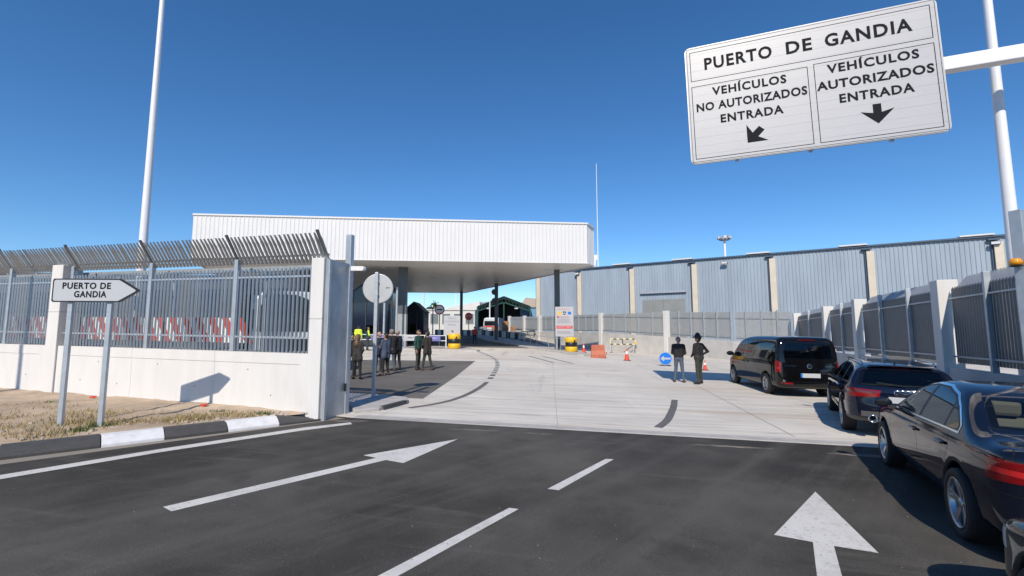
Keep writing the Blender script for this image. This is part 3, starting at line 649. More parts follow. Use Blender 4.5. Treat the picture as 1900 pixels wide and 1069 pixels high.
m = MB(); m.bx(-.0+Wd*.15, Wd+7.0, .08, .34, H*.46, H*.56); m.build('arm', 'pole_white', OS, bevel=.02)
m = MB(); m.bx(Wd+6.8, Wd+7.25, .0, .42, -6.9, H*.62); m.build('mast', 'pole_white', OS, bevel=.03)
for x in (Wd*.2, Wd*.5, Wd*.8):
    m = MB(); m.bx(x-.04, x+.04, .0605, .12, -.04, H+.03); m.build('stiffener', 'galv', OS)
# ================================================================== RIGHT WALLS AND FENCES
def fence_run(pts, pillars, posts, label_w, label_f, spikes=1, mw='wall_grey', wh=1.12, ph=3.33, pitch=.115, grp=None, pw=.05, wtop=None, ftop=None, mp='galv_pale'):
    """pts: polyline; pillars/posts: distances along it"""
    P = [Vector(p) for p in pts]; L = [0]
    for a, b in zip(P, P[1:]): L.append(L[-1]+(b-a).length)
    def at(s):
        for i in range(len(P)-1):
            if s <= L[i+1] or i == len(P)-2:
                d = (P[i+1]-P[i]).normalized(); return P[i]+d*(s-L[i]), d
    def zw(s):
        if wtop is None: q, _ = at(s); return gz(*q)+wh
        return float(np.interp(s, L, wtop))
    def zf(s): return zw(s)+2.0 if ftop is None else float(np.interp(s, L, ftop))
    W_ = thing('boundary_wall', label_w, 'wall', (0, 0, 0)); F_ = thing('palisade_fence', label_f, 'fence', (0, 0, 0))
    brk = sorted(set([0, L[-1]]+[round(l, 3) for l in L[1:-1]]+list(pillars)))
    for a, b in zip(brk, brk[1:]):
        m = MB(); qa, d = at(a+.01); qb, _ = at(b-.01); n = Vector((-d.y, d.x))*.13
        vs = []
        for top_ in (0, 1):
            for q, sq in ((qa-n, a), (qb-n, b), (qa+n, a), (qb+n, b)): vs.append((q.x, q.y, zw(sq) if top_ else gz(q.x, q.y)-.4))
        m.add(vs, [(0, 2, 3, 1), (4, 5, 7, 6), (0, 1, 5, 4), (2, 6, 7, 3), (0, 4, 6, 2), (1, 3, 7, 5)]); m.build('wall_panel', mw, W_)
        pb = MB(); s = a+.3; top = MB()
        n1 = n.normalized()
        while s < b-.25:
            q, d = at(s); z = gz(q.x, q.y); t_ = d*pw
            c = q-n1*.03
            vs = [(c-t_).to_3d(), (c+t_).to_3d(), (c+t_*.4-n1*.02).to_3d(), (c-t_*.4-n1*.02).to_3d()]
            z0, z1 = zw(s)+.13, zf(s)
            pb.add([(v.x, v.y, z0) for v in vs]+[(v.x, v.y, z1-(.05 if i < 2 else 0)) for i, v in enumerate(vs)], [(0, 1, 5, 4), (1, 2, 6, 5), (2, 3, 7, 6), (3, 0, 4, 7), (4, 5, 6, 7), (0, 3, 2, 1)])
            if spikes:
                e = n1*(-.30*spikes)
                top.add([(v.x, v.y, z1-.12) for v in vs]+[(v.x+e.x, v.y+e.y, z1+.28-(.04 if i < 2 else 0)) for i, v in enumerate(vs)], [(0, 1, 5, 4), (1, 2, 6, 5), (2, 3, 7, 6), (3, 0, 4, 7), (4, 5, 6, 7), (0, 3, 2, 1)])
            s += pitch
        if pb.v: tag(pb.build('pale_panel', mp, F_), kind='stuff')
        if top.v: tag(top.build('spike_panel', 'galv_lit', F_), kind='stuff')  # spikes take the lightened metal so they look sunlit
        for zr in (.28, 1.72):
            m = MB(); qa2, _ = at(a+.2); qb2, _ = at(b-.2); m.bar((qa2.x, qa2.y, zw(a+.2)+zr), (qb2.x, qb2.y, zw(b-.2)+zr), .04, .04); m.build('rail', 'galv', F_)
    for s in pillars:
        q, d = at(s); m = MB(); z0_ = gz(*q)-.3; z1_ = zf(s)+.12 if ftop else gz(*q)+ph; m.box((q.x, q.y, (z0_+z1_)/2), (.42, .42, z1_-z0_), rz=math.atan2(d.y, d.x)); m.build('pillar', 'wall_white', W_, bevel=.012)
    for s in posts:
        q, d = at(s); n1 = Vector((-d.y, d.x)); q2 = q-n1*0; m = MB(); z0_ = zw(s)-.02; z1_ = zf(s)+(.2 if spikes else .08); m.box((q2.x, q2.y, (z0_+z1_)/2), (.09, .12, z1_-z0_), rz=math.atan2(d.y, d.x)); m.build('post', 'galv', F_, bevel=.006)
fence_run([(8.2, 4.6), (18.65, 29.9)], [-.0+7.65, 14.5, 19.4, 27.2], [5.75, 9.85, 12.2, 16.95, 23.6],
          'shaded grey wall with pillars running along the row of cars', 'shaded dark palisade fence above the wall beside the parked cars', spikes=1, mp='fence_shaded')  # pales take the shade-darkened metal
fence_run([(18.75, 30.3), (16.5, 34.2), (14.1, 41.0), (9.57, 49), (4.03, 62), (-.42, 71)], [12.0, 20.9, 28.5, 35.6, 40.0, 45.0], [1.1, 2.2, 3.4, 4.6, 6.0, 7.4, 8.9, 10.4, 13.7, 15.5, 17.3, 19.0, 22.5, 24.0, 25.5, 27.0, 30.2, 32, 33.8],
          'long sunlit concrete wall in front of the blue warehouse', 'pale grey palisade fence in front of the blue warehouse', spikes=0, pw=.053, mp='galv_lit',
          wtop=[.98, 1.17, 1.42, 1.79, 1.9, 2.2], ftop=[3.24, 3.37, 3.64, 3.76, 3.97, 4.19])
# portal frame at the right edge with an amber beacon
RP = thing('steel_gate', 'grey steel gate frame with dark infill panels cut off by the right picture edge', 'gate', ground_at(8.35, 7.4), R(18))
m = MB(); m.bx(-.02, .20, -.08, .08, -.1, 3.98); m.build('jamb', 'galv', RP, bevel=.01)
m = MB(); m.bx(.201, 3.2, -.075, .075, 3.74, 3.975); m.build('lintel', 'galv', RP, bevel=.01)
m = MB(); m.bx(3.201, 3.4, -.08, .08, -.1, 3.98); m.build('jamb', 'galv', RP, bevel=.01)
for k in range(3):
    m = MB(); m.bx(.205+k*1.0, 1.195+k*1.0, -.02, .02, .2, 3.735); m.build('panel', 'steel_dark', RP)
AB = thing('beacon', 'amber warning beacon on the side of the steel gate frame', 'beacon', (8.33, 7.40, 3.03+gz(8.3, 7.4)), R(18))
m = MB(); m.lathe([(.03, 0), (.085, .01), (.085, .07), (.06, .11), (.0, .12)], 14, (-.095, 0, .02)); m.build('dome', 'amber', AB)
m = MB(); m.bx(-.15, -.021, -.06, .06, 0, .019); m.build('bracket', 'black', AB)

# grit on the asphalt
gm = MB(); rg_ = random.Random(21)
for _ in range(110):
    x = rg_.uniform(-6, 7); y = rg_.uniform(2.6, 8.8)
    if y > 9.0-.2*(x+3.4) or (x < -3.5 and y > 1.0*x+12.3): continue
    r = rg_.uniform(.002, .005); gm.sphere((x, y, gz(x, y)+r*.4), (r*1.3, r, r*.7), 5, 3)
tag(gm.build('road_grit', 'stone'), 'small pale grit scattered on the dark asphalt', 'grit', kind='stuff')
# ================================================================== CANOPY
def clad(m, p0, p1, z0, z1, pitch, dep, flat=.5):
    """trapezoidal ribbed sheet from p0 to p1; ribs stand out to the right-hand side of the run"""
    a = Vector(p0); b = Vector(p1); L = (b-a).length; d = (b-a)/L; n = Vector((d.y, -d.x)); N = max(1, int(L/pitch)); pt = L/N; pr = []
    for i in range(N):
        s = i*pt; pr += [(s, 0), (s+pt*flat, 0), (s+pt*(flat+.12), dep), (s+pt*(.98-.12), dep)]
    pr.append((L, 0)); vs = []
    for s, e in pr:
        q = a+d*s+n*e; vs += [(q.x, q.y, z0), (q.x, q.y, z1)]
    m.add(vs, [(2*i, 2*i+2, 2*i+3, 2*i+1) for i in range(len(pr)-1)]); return m
CZ0, CZ1 = 7.33, 10.60
cpts = [(-24.9, 35.4), (-23.6, 33.1), (6.05, 36.0), (6.85, 37.6), (-6.6, 63.6), (-36, 60.5)]
can = thing('gate_canopy', 'big flat white canopy with ribbed fascia over the port gate lanes', 'canopy', (0, 0, 0))
def inset(poly, d):
    c = sum((Vector(p) for p in poly), Vector((0, 0)))/len(poly); return [tuple(Vector(p)+(c-Vector(p)).normalized()*d) for p in poly]
m = MB(); m.prism(inset(cpts, .10), CZ0+.02, CZ1-.35); m.build('roof_deck', 'canopy_white', can)
for i in range(6):
    a, b = cpts[i], cpts[(i+1) % 6]
    m = MB(); clad(m, a, b, CZ0, CZ1-.12, .30, .032, .62); m.build('fascia', 'canopy_white', can)
    va = Vector(a); vb = Vector(b); d = (vb-va).normalized(); n = Vector((d.y, -d.x))
    m = MB(); q0 = va+n*.02-d*.02; q1 = vb+n*.02+d*.02; m.bar((q0.x, q0.y, CZ1-.06), (q1.x, q1.y, CZ1-.06), .14, .12); m.build('coping', 'canopy_white', can)
    m = MB(); m.bar((q0.x, q0.y, CZ0-.02), (q1.x, q1.y, CZ0-.02), .09, .05); m.build('drip_edge', 'canopy_white', can)
# soffit boards
fa = Vector(cpts[1]); fb = Vector(cpts[2]); ra = Vector(cpts[5]); rb = Vector(cpts[4]); NB = 9
for k in range(NB):
    t0, t1 = k/NB+.0006, (k+1)/NB-.0006
    A0 = fa.lerp(ra, t0); B0 = Vector(cpts[2]).lerp(rb, t0); A1 = fa.lerp(ra, t1); B1 = fb.lerp(rb, t1)
    m = MB(); m.prism([tuple(A0), tuple(B0), tuple(B1), tuple(A1)], CZ0+.0-.012, CZ0+.01); m.build('soffit_panel', 'soffit', can)
for (x, y) in ((3.0, 39.5), (-4, 39.2), (-11, 38.8), (-1.5, 46), (-8, 45.5), (-14, 45), (-5, 53), (-11, 52.5)):
    m = MB(); m.lathe([(.0, -.05), (.16, -.05), (.18, -.013)], 14, (x, y, CZ0)); m.build('downlight', 'lamp_glass', can)
def column(x, y, wx, wy, base=None):
    z = gz(x, y); m = MB()
    if base:
        m.bx(x-wx/2-.0, x+wx/2+.0, y-wy/2, y+wy/2, z, base); m.build('column_base', 'column_grey', can, bevel=.01)
        m = MB(); m.bx(x-wx/2+.03, x+wx/2-.03, y-wy/2+.03, y+wy/2-.03, base+.002, CZ0-.0125); m.build('column', 'steel_dark', can)
    else:
        m.bx(x-wx/2, x+wx/2, y-wy/2, y+wy/2, z, CZ0-.0125); m.build('column', 'steel_dark', can, bevel=.01)
column(-9.25, 38.4, .80, .5, 3.35); column(3.97, 40.0, .46, .46); column(-1.77, 51.5, .40, .40); column(-6.9, 62.0, .36, .36)
column(-17.5, 38.0, .8, .5); column(-20, 55, .4, .4)
# loudspeakers on the inner column
LSp = thing('loudspeaker', 'pair of dark horn loudspeakers on the middle canopy column', 'loudspeaker', (-2.0, 51.3, 4.9))
m = MB(); m.lathe([(.08, 0), (.12, .2), (.34, .5), (.32, .5), (.06, .2)], 14, (-.15, -.1, .4), 'y', M=Matrix.Rotation(R(200), 3, 'Z')); m.build('horn', 'steel_dark', LSp)
m = MB(); m.lathe([(.08, 0), (.12, .2), (.34, .5), (.32, .5), (.06, .2)], 14, (-.15, -.1, 1.4), 'y', M=Matrix.Rotation(R(200), 3, 'Z')); m.build('horn', 'steel_dark', LSp)
# traffic islands
def island(name, pts, label, h=.15):
    n = len(pts); m = MB(); m.add([(x, y, gz(x, y)-.1) for x, y in pts]+[(x, y, gz(x, y)+h) for x, y in pts], [tuple(range(n))[::-1], tuple(range(n, 2*n))]+[(i, (i+1) % n, n+(i+1) % n, n+i) for i in range(n)])
    o = m.build(name, 'concrete_kerb', None, bevel=.03); return tag(o, label, 'kerb')
island('traffic_island', [(-16, 37.2), (-3.6, 35.4), (-2.7, 35.3), (-2.5, 35.8), (-3.4, 37.3), (-3.7, 40), (-16, 40)], 'long pale kerbed island under the booths left of the open lane')
island('traffic_island', [(5.3, 34.0), (5.9, 34.6), (5.9, 38.5), (5.2, 42), (1.5, 41.5), (1.5, 41.0), (3.8, 37.0), (4.9, 34.4)], 'pale kerbed island at the right canopy column')
island('traffic_island', [(1.4, 41.6), (4.9, 42.1), (1.0, 50), (-3.2, 62), (-5.6, 63.5), (-2.6, 50)], 'shaded kerbed island running back under the canopy')
# booths with gabled dark glass fronts
def booth(x, y, wd, h, hr, dep, label, rz=0):
    t = thing('gate_booth', label, 'booth', ground_at(x, y), rz)
    hw = wd/2
    m = MB(); m.prism([(-hw, .9), (hw, .9), (hw, hr), (hw*.05, h), (-hw, hr)], .05, dep, 'xz'); m.build('glazing', 'booth_navy', t)
    m = MB(); m.bx(-hw, hw, .0, dep, 0, .898); m.build('plinth', 'booth_panel', t)
    for xx in (-hw, -hw*.33, hw*.33, hw-.06):
        m = MB(); m.bx(xx, xx+.06, -.02, .0495, .0, hr-.02); m.build('mullion', 'booth_panel', t)
    m = MB(); m.bar((-hw-.1, dep/2, hr-.03), (hw*.05, dep/2, h+.03), dep+.2, .06); m.build('roof_sheet', 'booth_panel', t)
    m = MB(); m.bar((hw*.05, dep/2, h+.03), (hw+.1, dep/2, hr-.03), dep+.2, .06); m.build('roof_sheet', 'booth_panel', t)
    m = MB(); m.bx(-hw*.3, hw*.3, -.03, .049, 1.2, 1.9); m.build('window', 'glass_booth', t)
    return t
booth(-11.55, 37.6, 3.3, 5.9, 4.7, 3.2, 'large dark glass gate booth behind the round sign')
booth(-9.75, 45.0, 2.1, 4.1, 3.15, 2.6, 'smaller dark glass gate booth right of the wide canopy column')
booth(-16.4, 38.2, 2.6, 5.2, 4.2, 3.2, 'dark glass gate booth behind the fence end pillar')
# steel posts by the first booth
for x, h, lb in ((-10.35, 3.6, 'grey steel post in front of the large gate booth'), (-9.35, 4.9, 'tall grey steel post at the right corner of the large gate booth')):
    t = thing('steel_post', lb, 'post', ground_at(x, 36.9, .14)); m = MB(); m.tube([(0, 0, 0), (0, 0, h)], .09, 10); m.build('tube', 'galv', t); m = MB(); m.bx(-.2, .2, -.2, .2, 0, .12); m.build('foot', 'lemon', t)
# yellow and black crash drums
def drum(x, y, z, label):
    t = thing('crash_drum', label, 'drum', (x, y, z), 0, 'yellow and black crash drums')
    for k, (z0, z1, mm, r) in enumerate(((0, .40, 'drum_yellow', .50), (.402, .75, 'black', .485), (.752, 1.14, 'drum_yellow', .50))):
        m = MB(); m.lathe([(r-.03, z0), (r, z0+.03), (r, z1-.03), (r-.03, z1)], 28); m.build('band', mm, t)
    m = MB(); m.lathe([(.30, 1.141), (.28, 1.17), (0, 1.175)], 20); m.build('lid', 'drum_yellow', t)
    m = MB(); m.prism([(.12, .72), (.30, .82), (.26, .98), (.16, .90)], -.515, -.44, 'xz'); m.build('emblem', 'black', t)
drum(-4.62, 36.7, gz(-4.6, 36.7)+.15, 'yellow and black crash drum under the small white VEHICULOS sign')
drum(4.86, 37.6, gz(4.86, 37.6)+.15, 'yellow and black crash drum beside the notice board')
# small gate signs
t = thing('gate_sign', 'small white sign with three text lines and an arrow above the left drum', 'sign', ground_at(-4.85, 36.9, .15), 0)
for x in (-.5, .5):
    m = MB(); m.bx(x-.03, x+.03, -.0, .06, 0, 2.5); m.build('post', 'galv', t)
m = MB(); m.prism(rrect(-.66, .66, 1.05, 2.62, .06), -.04, -.001, 'xz'); m.build('board', 'sign_white', t)
for s_, z, wd in (('VEHÍCULOS', 2.40, .72), ('NO AUTORIZADOS', 2.15, 1.12), ('ENTRADA', 1.88, .66)): text(s_, .17, 'scrap', t, (0, -.044, z), width=wd, bold=.003)
m = MB(); pts = [(-.045, .14), (-.045, .0), (-.15, .03), (0, -.15), (.15, .03), (.045, .0), (.045, .14)]
pts = [(.05+.75*(x*math.cos(R(45))-z*math.sin(R(45))), 1.36+.75*(x*math.sin(R(45))+z*math.cos(R(45)))) for x, z in pts]
m.prism(pts, -.046, -.041, 'xz'); m.build('arrow', 'black', t)
t = thing('notice_board', 'tall white notice board with small logos and a red text band at the right column', 'sign', ground_at(4.44, 38.7, .15), R(2)); t.scale = (1.07,)*3
for x in (-.68, -.60):
    m = MB(); m.bx(x, x+.05, .0, .06, 0, 3.4); m.build('post', 'galv', t)
m = MB(); m.bx(-.72, .72, -.04, -.001, 1.10, 3.45); m.build('board', 'sign_white', t)
def pnl(x0, x1, z0, z1, mm, nm): q = MB(); q.bx(x0, x1, -.048, -.0405, z0, z1); return q.build(nm, mm, t)
pnl(-.50, -.26, 2.82, 3.05, 'drum_yellow', 'logo'); pnl(.28, .54, 2.84, 3.06, 'sign_blue', 'logo')
for (a, b, c, d) in ((-.12, .0, 2.98, 3.08), (.04, .12, 2.94, 3.08), (-.08, .08, 2.82, 2.90)): pnl(a, b, c, d, 'black', 'logo')
pnl(-.64, .64, 1.72, 1.96, 'sign_red2', 'band')
for z in (3.26, 2.66, 2.58, 2.48, 2.40, 2.32, 2.24, 2.16, 1.50, 1.42, 1.34): pnl(-.58, random.uniform(.35, .58), z-.012, z+.012, 'scrap' if z < 2.6 else 'sign_red2', 'text_line')
m = MB(); m.lathe([(.05, -.048), (.08, -.048), (.08, -.041), (.05, -.041)], 16, (-.52, 0, 2.64), 'y'); m.build('symbol', 'sign_red2', t)
text('SAFETY FIRST', .19, 'sign_white', t, (0, -.0515, 1.84), width=1.12, bold=.003)
t = thing('customs_sign', 'round red-rimmed prohibition sign with a dark bar on a thin post', 'sign', ground_at(-6.45, 40.6, .14))
m = MB(); m.tube([(0, 0, 0), (0, 0, 3.3)], .04, 8); m.build('post', 'steel_dark', t)
m = MB(); m.lathe([(.45, -.05), (.45, -.02)], 28, (0, 0, 3.2), 'y'); m.build('rim', 'sign_red', t)
m = MB(); m.lathe([(.34, -.056), (.34, -.0505)], 28, (0, 0, 3.2), 'y'); m.build('face', 'sign_back', t)
m = MB(); m.bx(-.26, .26, -.062, -.0565, 3.14, 3.26); m.build('bar', 'black', t)
t = thing('stop_sign', 'red octagonal STOP sign on a thin post under the canopy', 'sign', ground_at(-4.55, 48.0, 0))
m = MB(); m.tube([(0, 0, 0), (0, 0, 2.9)], .04, 8); m.build('post', 'steel_dark', t)
oc = [(.42*math.cos(R(22.5+45*k)), 2.75+.42*math.sin(R(22.5+45*k))) for k in range(8)]
m = MB(); m.prism(oc, -.06, -.03, 'xz'); m.build('board', 'sign_red', t)
text('STOP', .26, 'sign_white', t, (0, -.064, 2.75), width=.62, bold=.005)
# white double-rail barriers with cloth panels in front of the booths
def rail_run(name, label, pts, h, cat='railing', m_='white_plastic', r=.03, mids=(.55,), step=1.9, grp=None, dz=.15):
    t = thing(name, label, cat, (0, 0, 0), 0, grp)
    for a, b in zip(pts, pts[1:]):
        A_ = Vector(a); B_ = Vector(b); L = (B_-A_).length; n = max(1, round(L/step))
        for hh in (h,)+tuple(mids):
            m = MB(); m.tube([(A_.x, A_.y, gz(*A_)+dz+hh), (B_.x, B_.y, gz(*B_)+dz+hh)], r, 8); m.build('rail', m_, t)
        for k in range(n+1):
            q = A_.lerp(B_, k/n); m = MB(); m.tube([(q.x, q.y, gz(*q)+dz), (q.x, q.y, gz(*q)+dz+h)], r, 8); m.build('post', m_, t)
    return t
t = rail_run('barrier_rail', 'white double-rail barrier hung with purple panels across the booth lanes', [(-13.8, 36.6), (-5.2, 36.2)], 1.02, mids=(.62,))
for x0, x1, mm in ((-11.2, -9.7, 'purple'), (-8.55, -7.5, 'sign_white'), (-6.55, -5.65, 'purple'), (-13.6, -12.6, 'purple')):
    m = MB(); y = 36.55-.4*(x0+13.8)/8.6; z = gz(x0, y)+.15; m.bx(x0, x1, y-.09, y-.05, z+.58, z+1.0); m.build('panel', mm, t)
    xc = (x0+x1)/2; wl = (x1-x0)*.28; m = MB()
    m.prism([(xc-wl, z+.72), (xc-wl*.4, z+.88), (xc+wl*.2, z+.82), (xc+wl, z+.86), (xc+wl*.3, z+.76), (xc-wl*.4, z+.80)], y-.096, y-.0905, 'xz'); m.build('emblem', 'sign_white' if mm == 'purple' else 'steel_dark', t)
rail_run('handrail', 'thin grey handrail on the right island under the canopy', [(4.1, 38.6), (2.3, 42), (-1.0, 51), (-4.8, 62)], 1.0, m_='galv', r=.025, mids=(), step=1.6)
# striped terminal wall far behind the lane
BW = thing('striped_barrier', 'low black and white block barrier along the far side of the lane', 'barrier', (0, 0, 0))
pa = Vector((-12.0, 72)); pb2 = Vector((1.6, 57)); N = 24
for k in range(N):
    a = pa.lerp(pb2, k/N); b = pa.lerp(pb2, (k+.97)/N); m = MB(); z = gz(*a)
    m.bar((a.x, a.y, z+.35), (b.x, b.y, gz(*b)+.35), .35, .9); m.build('block', 'white_plastic' if k % 2 else 'paint_black_road', BW)
# ================================================================== BLUE WAREHOUSE
WHb = thing('warehouse', 'long blue ribbed metal warehouse with pale pilasters behind the concrete wall', 'warehouse', (0, 0, 0))
wp = [(1.2*a_, 1.2*b_) for a_, b_ in [(3.39, 56.73), (8.09, 53.74), (13.44, 50.36), (18.97, 46.87), (24.92, 43.12), (31.18, 39.2), (37.87, 35.03), (45, 30.6)]]
ZT = 10.79
q0, q1 = Vector(wp[0]), Vector(wp[-1]); dw = (q1-q0).normalized(); nw = Vector((dw.y, -dw.x)); back = -nw
m = MB(); m.prism([tuple(q0+back*.12), tuple(q1+back*.12), tuple(q1+back*30), tuple(q0+back*30)], -.5, ZT-.1); m.build('core', 'warehouse_blue', WHb)
DA, DB = Vector((17.2, 59.7)), Vector((21.64, 56.9))
for a, b in zip(wp, wp[1:]):
    m = MB(); clad(m, a, b, 0, ZT, .34, .05, .5); m.build('wall_sheet', 'warehouse_blue', WHb)
for p in wp[:-1]:
    q = Vector(p); m = MB(); m.box((q.x+nw.x*.18, q.y+nw.y*.18, ZT/2-.3), (.62, .40, ZT-.55), rz=math.atan2(dw.y, dw.x)); m.build('pilaster', 'warehouse_beige', WHb, bevel=.02)
    m = MB(); qq = q-dw*.42; m.tube([(qq.x+nw.x*.14, qq.y+nw.y*.14, 0), (qq.x+nw.x*.14, qq.y+nw.y*.14, ZT-.1)], .07, 8); m.build('downpipe', 'roof_edge', WHb)
    m = MB(); qq = q-dw*.3; m.box((qq.x+nw.x*.25, qq.y+nw.y*.25, ZT-.30), (.8, .35, .16), rz=math.atan2(dw.y, dw.x)); m.build('gutter_box', 'roof_edge', WHb)
m = MB(); a = q0+nw*.18-dw*.3; b = q1+nw*.18; m.bar((a.x, a.y, ZT+.02), (b.x, b.y, ZT+.02), .34, .16); m.build('gutter', 'roof_edge', WHb)
m = MB(); m.add([(*(q0+nw*.3), ZT+.11), (*(q1+nw*.3), ZT+.11), (*(q1+back*15), ZT+.3), (*(q0+back*15), ZT+.3)], [(0, 1, 2, 3)]); m.build('roof', 'warehouse_beige', WHb)
for k, p in enumerate(wp[:-1]):
    q = Vector(p)+dw*(-1.4); m = MB(); m.box((q.x+back.x*.4, q.y+back.y*.4, ZT+.20), (2.4, 1.6, .14), rz=math.atan2(dw.y, dw.x)); m.build('skylight', 'wall_white', WHb)
dd = (DB-DA).normalized()
dc = (DA+DB)/2+nw*.07; Ld = (DB-DA).length
for sgn in (-1, 1):
    c = dc+dd*sgn*Ld/4; m = MB(); m.box((c.x, c.y, 3.2), (Ld/2-.03, .08, 5.6), rz=math.atan2(dd.y, dd.x)); m.build('sliding_door', 'door_steel', WHb)
m = MB(); m.box((dc.x+nw.x*.12, dc.y+nw.y*.12, 6.95), (Ld+.5, .22, .26), rz=math.atan2(dd.y, dd.x)); m.build('door_hood', 'galv', WHb)
for p, lb in ((wp[1], 'dark floodlight at the top of the second warehouse pilaster'), ((25.9, 54.24), 'floodlight under the warehouse eave left of the van'), (wp[6], 'floodlight at the near end of the warehouse eave')):
    q = Vector(p)+nw*.5-dw*.25; t = thing('floodlight', lb, 'floodlight', (q.x, q.y, ZT-.85), math.atan2(dw.y, dw.x))
    m = MB(); m.bx(-.35, .35, -.15, .15, 0, .3); m.build('housing', 'steel_dark', t, bevel=.04); m = MB(); m.bar((0, 0, .28), (0, .5, .5), .05, .05); m.build('bracket', 'steel_dark', t)
    m = MB(); m.bx(-.3, .3, -.17, -.151, .04, .26); m.build('lens', 'lamp_glass', t)
# masts on the skyline
t = thing('floodlight_mast', 'tall floodlight mast with a ring of lamps behind the warehouse', 'mast', (45, 95, 1))
m = MB(); m.tube([(0, 0, 0), (0, 0, 20.6)], [.35, .22], 10); m.build('pole', 'pole_white', t)
m = MB(); m.lathe([(1.0, 20.2), (1.05, 20.3), (1.0, 20.4), (.9, 20.3)], 20); m.build('ring', 'galv', t)
for k in range(10):
    a = 2*math.pi*k/10; m = MB(); m.box((1.15*math.cos(a), 1.15*math.sin(a), 20.7), (.5, .5, .55), rz=a); m.build('lamp', 'lamp_glass' if k % 2 else 'sign_back', t, bevel=.05)
t = thing('antenna_mast', 'thin tall antenna mast rising behind the right end of the canopy', 'mast', (12.8, 67, 1))
m = MB(); m.tube([(0, 0, 0), (0, 0, 12), (0, 0, 26.3)], [.10, .07, .035], 8); m.build('pole', 'pole_white', t)
t = thing('harbour_crane', 'distant pale crane jib peeking over the warehouse roof beside the canopy', 'crane', (15.2, 92, 1))
m = MB(); m.bar((0, 0, 0), (1.6, 0, 15.5), .6, .6); m.build('jib', 'pole_white', t); m = MB(); m.bar((.3, 0, 15), (.9, 0, 20.0), .2, .2); m.build('mast', 'roof_edge', t); m = MB(); m.box((1.8, 0, 16.0), (.8, .6, 1.0)); m.build('head', 'pole_white', t)
for x, y, h, lb in ((-14.0, 72, 12, 'thin white lamp post behind the booths'), (-4.3, 88, 13.0, 'thin white lamp post in front of the green shed'), (-13.6, 110, 12, 'faint far lamp post behind the cabins')):
    t = thing('yard_lamp', lb, 'lamp post', (x, y, 1.2)); m = MB(); m.tube([(0, 0, 0), (0, 0, h)], [.13, .08], 8); m.build('pole', 'pole_white', t); m = MB(); m.box((.5, 0, h), (1.2, .2, .12)); m.build('lantern', 'galv', t)
# ================================================================== FAR YARD
SH = thing('open_shed', 'dark green open-fronted shed with lattice roof truss in the far yard', 'shed', (-1.7, 95, 1.2))
hw = 5.5; He, Hp = 5.9, 8.0
m = MB(); m.prism([(-hw, 0), (hw, 0), (hw, He), (0, Hp), (-hw, He)], 7.8, 8.2, 'xz'); m.build('back_wall', 'shed_dark', SH)
for sg in (-1, 1):
    m = MB(); m.bx(sg*hw-.1, sg*hw+.1, 0, 8, 0, He); m.build('side_wall', 'shed_dark', SH)
    m = MB(); m.add([(sg*(hw+.3), -.3, He-.1), (0, -.3, Hp+.05), (0, 16, Hp+.05), (sg*(hw+.3), 16, He-.1)], [(0, 1, 2, 3)]); m.build('roof', 'roof_beige', SH)
    m = MB(); m.bx(sg*hw-.15, sg*hw+.15, -.15, .15, 0, He); m.build('post', 'shed_green', SH)
    m = MB(); m.bar((sg*hw, 0, He), (0, 0, Hp), .2, .3); m.build('top_chord', 'shed_green', SH)
    m = MB(); m.bar((sg*hw, 0, He-.9), (0, 0, Hp-1.2), .2, .2); m.build('bottom_chord', 'shed_green', SH)
    for k in range(8):
        a, b = k/8, (k+1)/8; m = MB(); m.bar((sg*hw*(1-a), 0, He-.9+(Hp-.3-He)*a), (sg*hw*(1-b), 0, He+(Hp-He)*b), .1, .1); m.build('brace', 'shed_green', SH)
m = MB(); m.bx(-.1, .1, -.1, .1, 0, Hp-1.2); m.build('post', 'shed_green', SH)
for x in (-3.2, 2.6):
    m = MB(); m.box((x, -.2, 5.55), (.7, .2, .25)); m.build('lamp', 'lamp_glass', SH)
t = thing('tarp_hangar', 'large white tarpaulin-covered hangar heap behind the white cabins', 'hangar', (-11.5, 104, 1.2))
pr = [(-8, 0), (-7, 3.2), (-5, 5.2), (-2.5, 6.4), (1, 7.0), (4.2, 7.6), (4.8, 0)]
m = MB(); b = []
NY = 14
for j in range(NY+1):
    for x, z in pr: b.append((x+.3*mnoise.noise(Vector((x, j*.9, z))), j*1.2, max(0, z+(.4*mnoise.noise(Vector((x*.8, j*.7, 5))) if z else 0))))
n = len(pr); m.add(b, [(j*n+i, j*n+i+1, (j+1)*n+i+1, (j+1)*n+i) for j in range(NY) for i in range(n-1)], False); m.add(b[:n], [tuple(range(n))]); m.build('cover', 'tarp', t)
for k in range(5):
    x = -5+k*2.1; m = MB(); m.bar((x, -.25, 0), (x+.3, -.25, 4.6+k*.45), .12, .08); m.build('rib', 'sign_back', t)
t = thing('storage_hall', 'cream storage hall with grey roof between hangar and green shed', 'building', (-7.4, 118, 1.2))
m = MB(); m.bx(-3.5, 6, 0, 12, 0, 5.2); m.build('wall', 'lemon' if False else 'warehouse_beige', t)
m = MB(); m.prism([(-3.8, 5.21), (6.3, 5.21), (4.5, 8.4), (-2.0, 8.4)], -.3, 12.3, 'xz'); m.build('roof', 'column_grey', t)
for k in range(3): m = MB(); m.bx(-3+k*2.4, -2.6+k*2.4, -.1, -.001, 0, 5.1); m.build('pilaster', 'cabin_white', t)
t = thing('site_cabin', 'row of white site cabins with grey windows behind the small gate sign', 'cabin', (-11.2, 76, 1.25))
m = MB(); m.bx(-5.2, 5.0, 0, 5, 0, 4.2); m.build('wall', 'cabin_white', t)
m = MB(); m.bx(-5.35, 5.15, -.15, 5.1, 4.201, 4.4); m.build('roof', 'cabin_white', t)
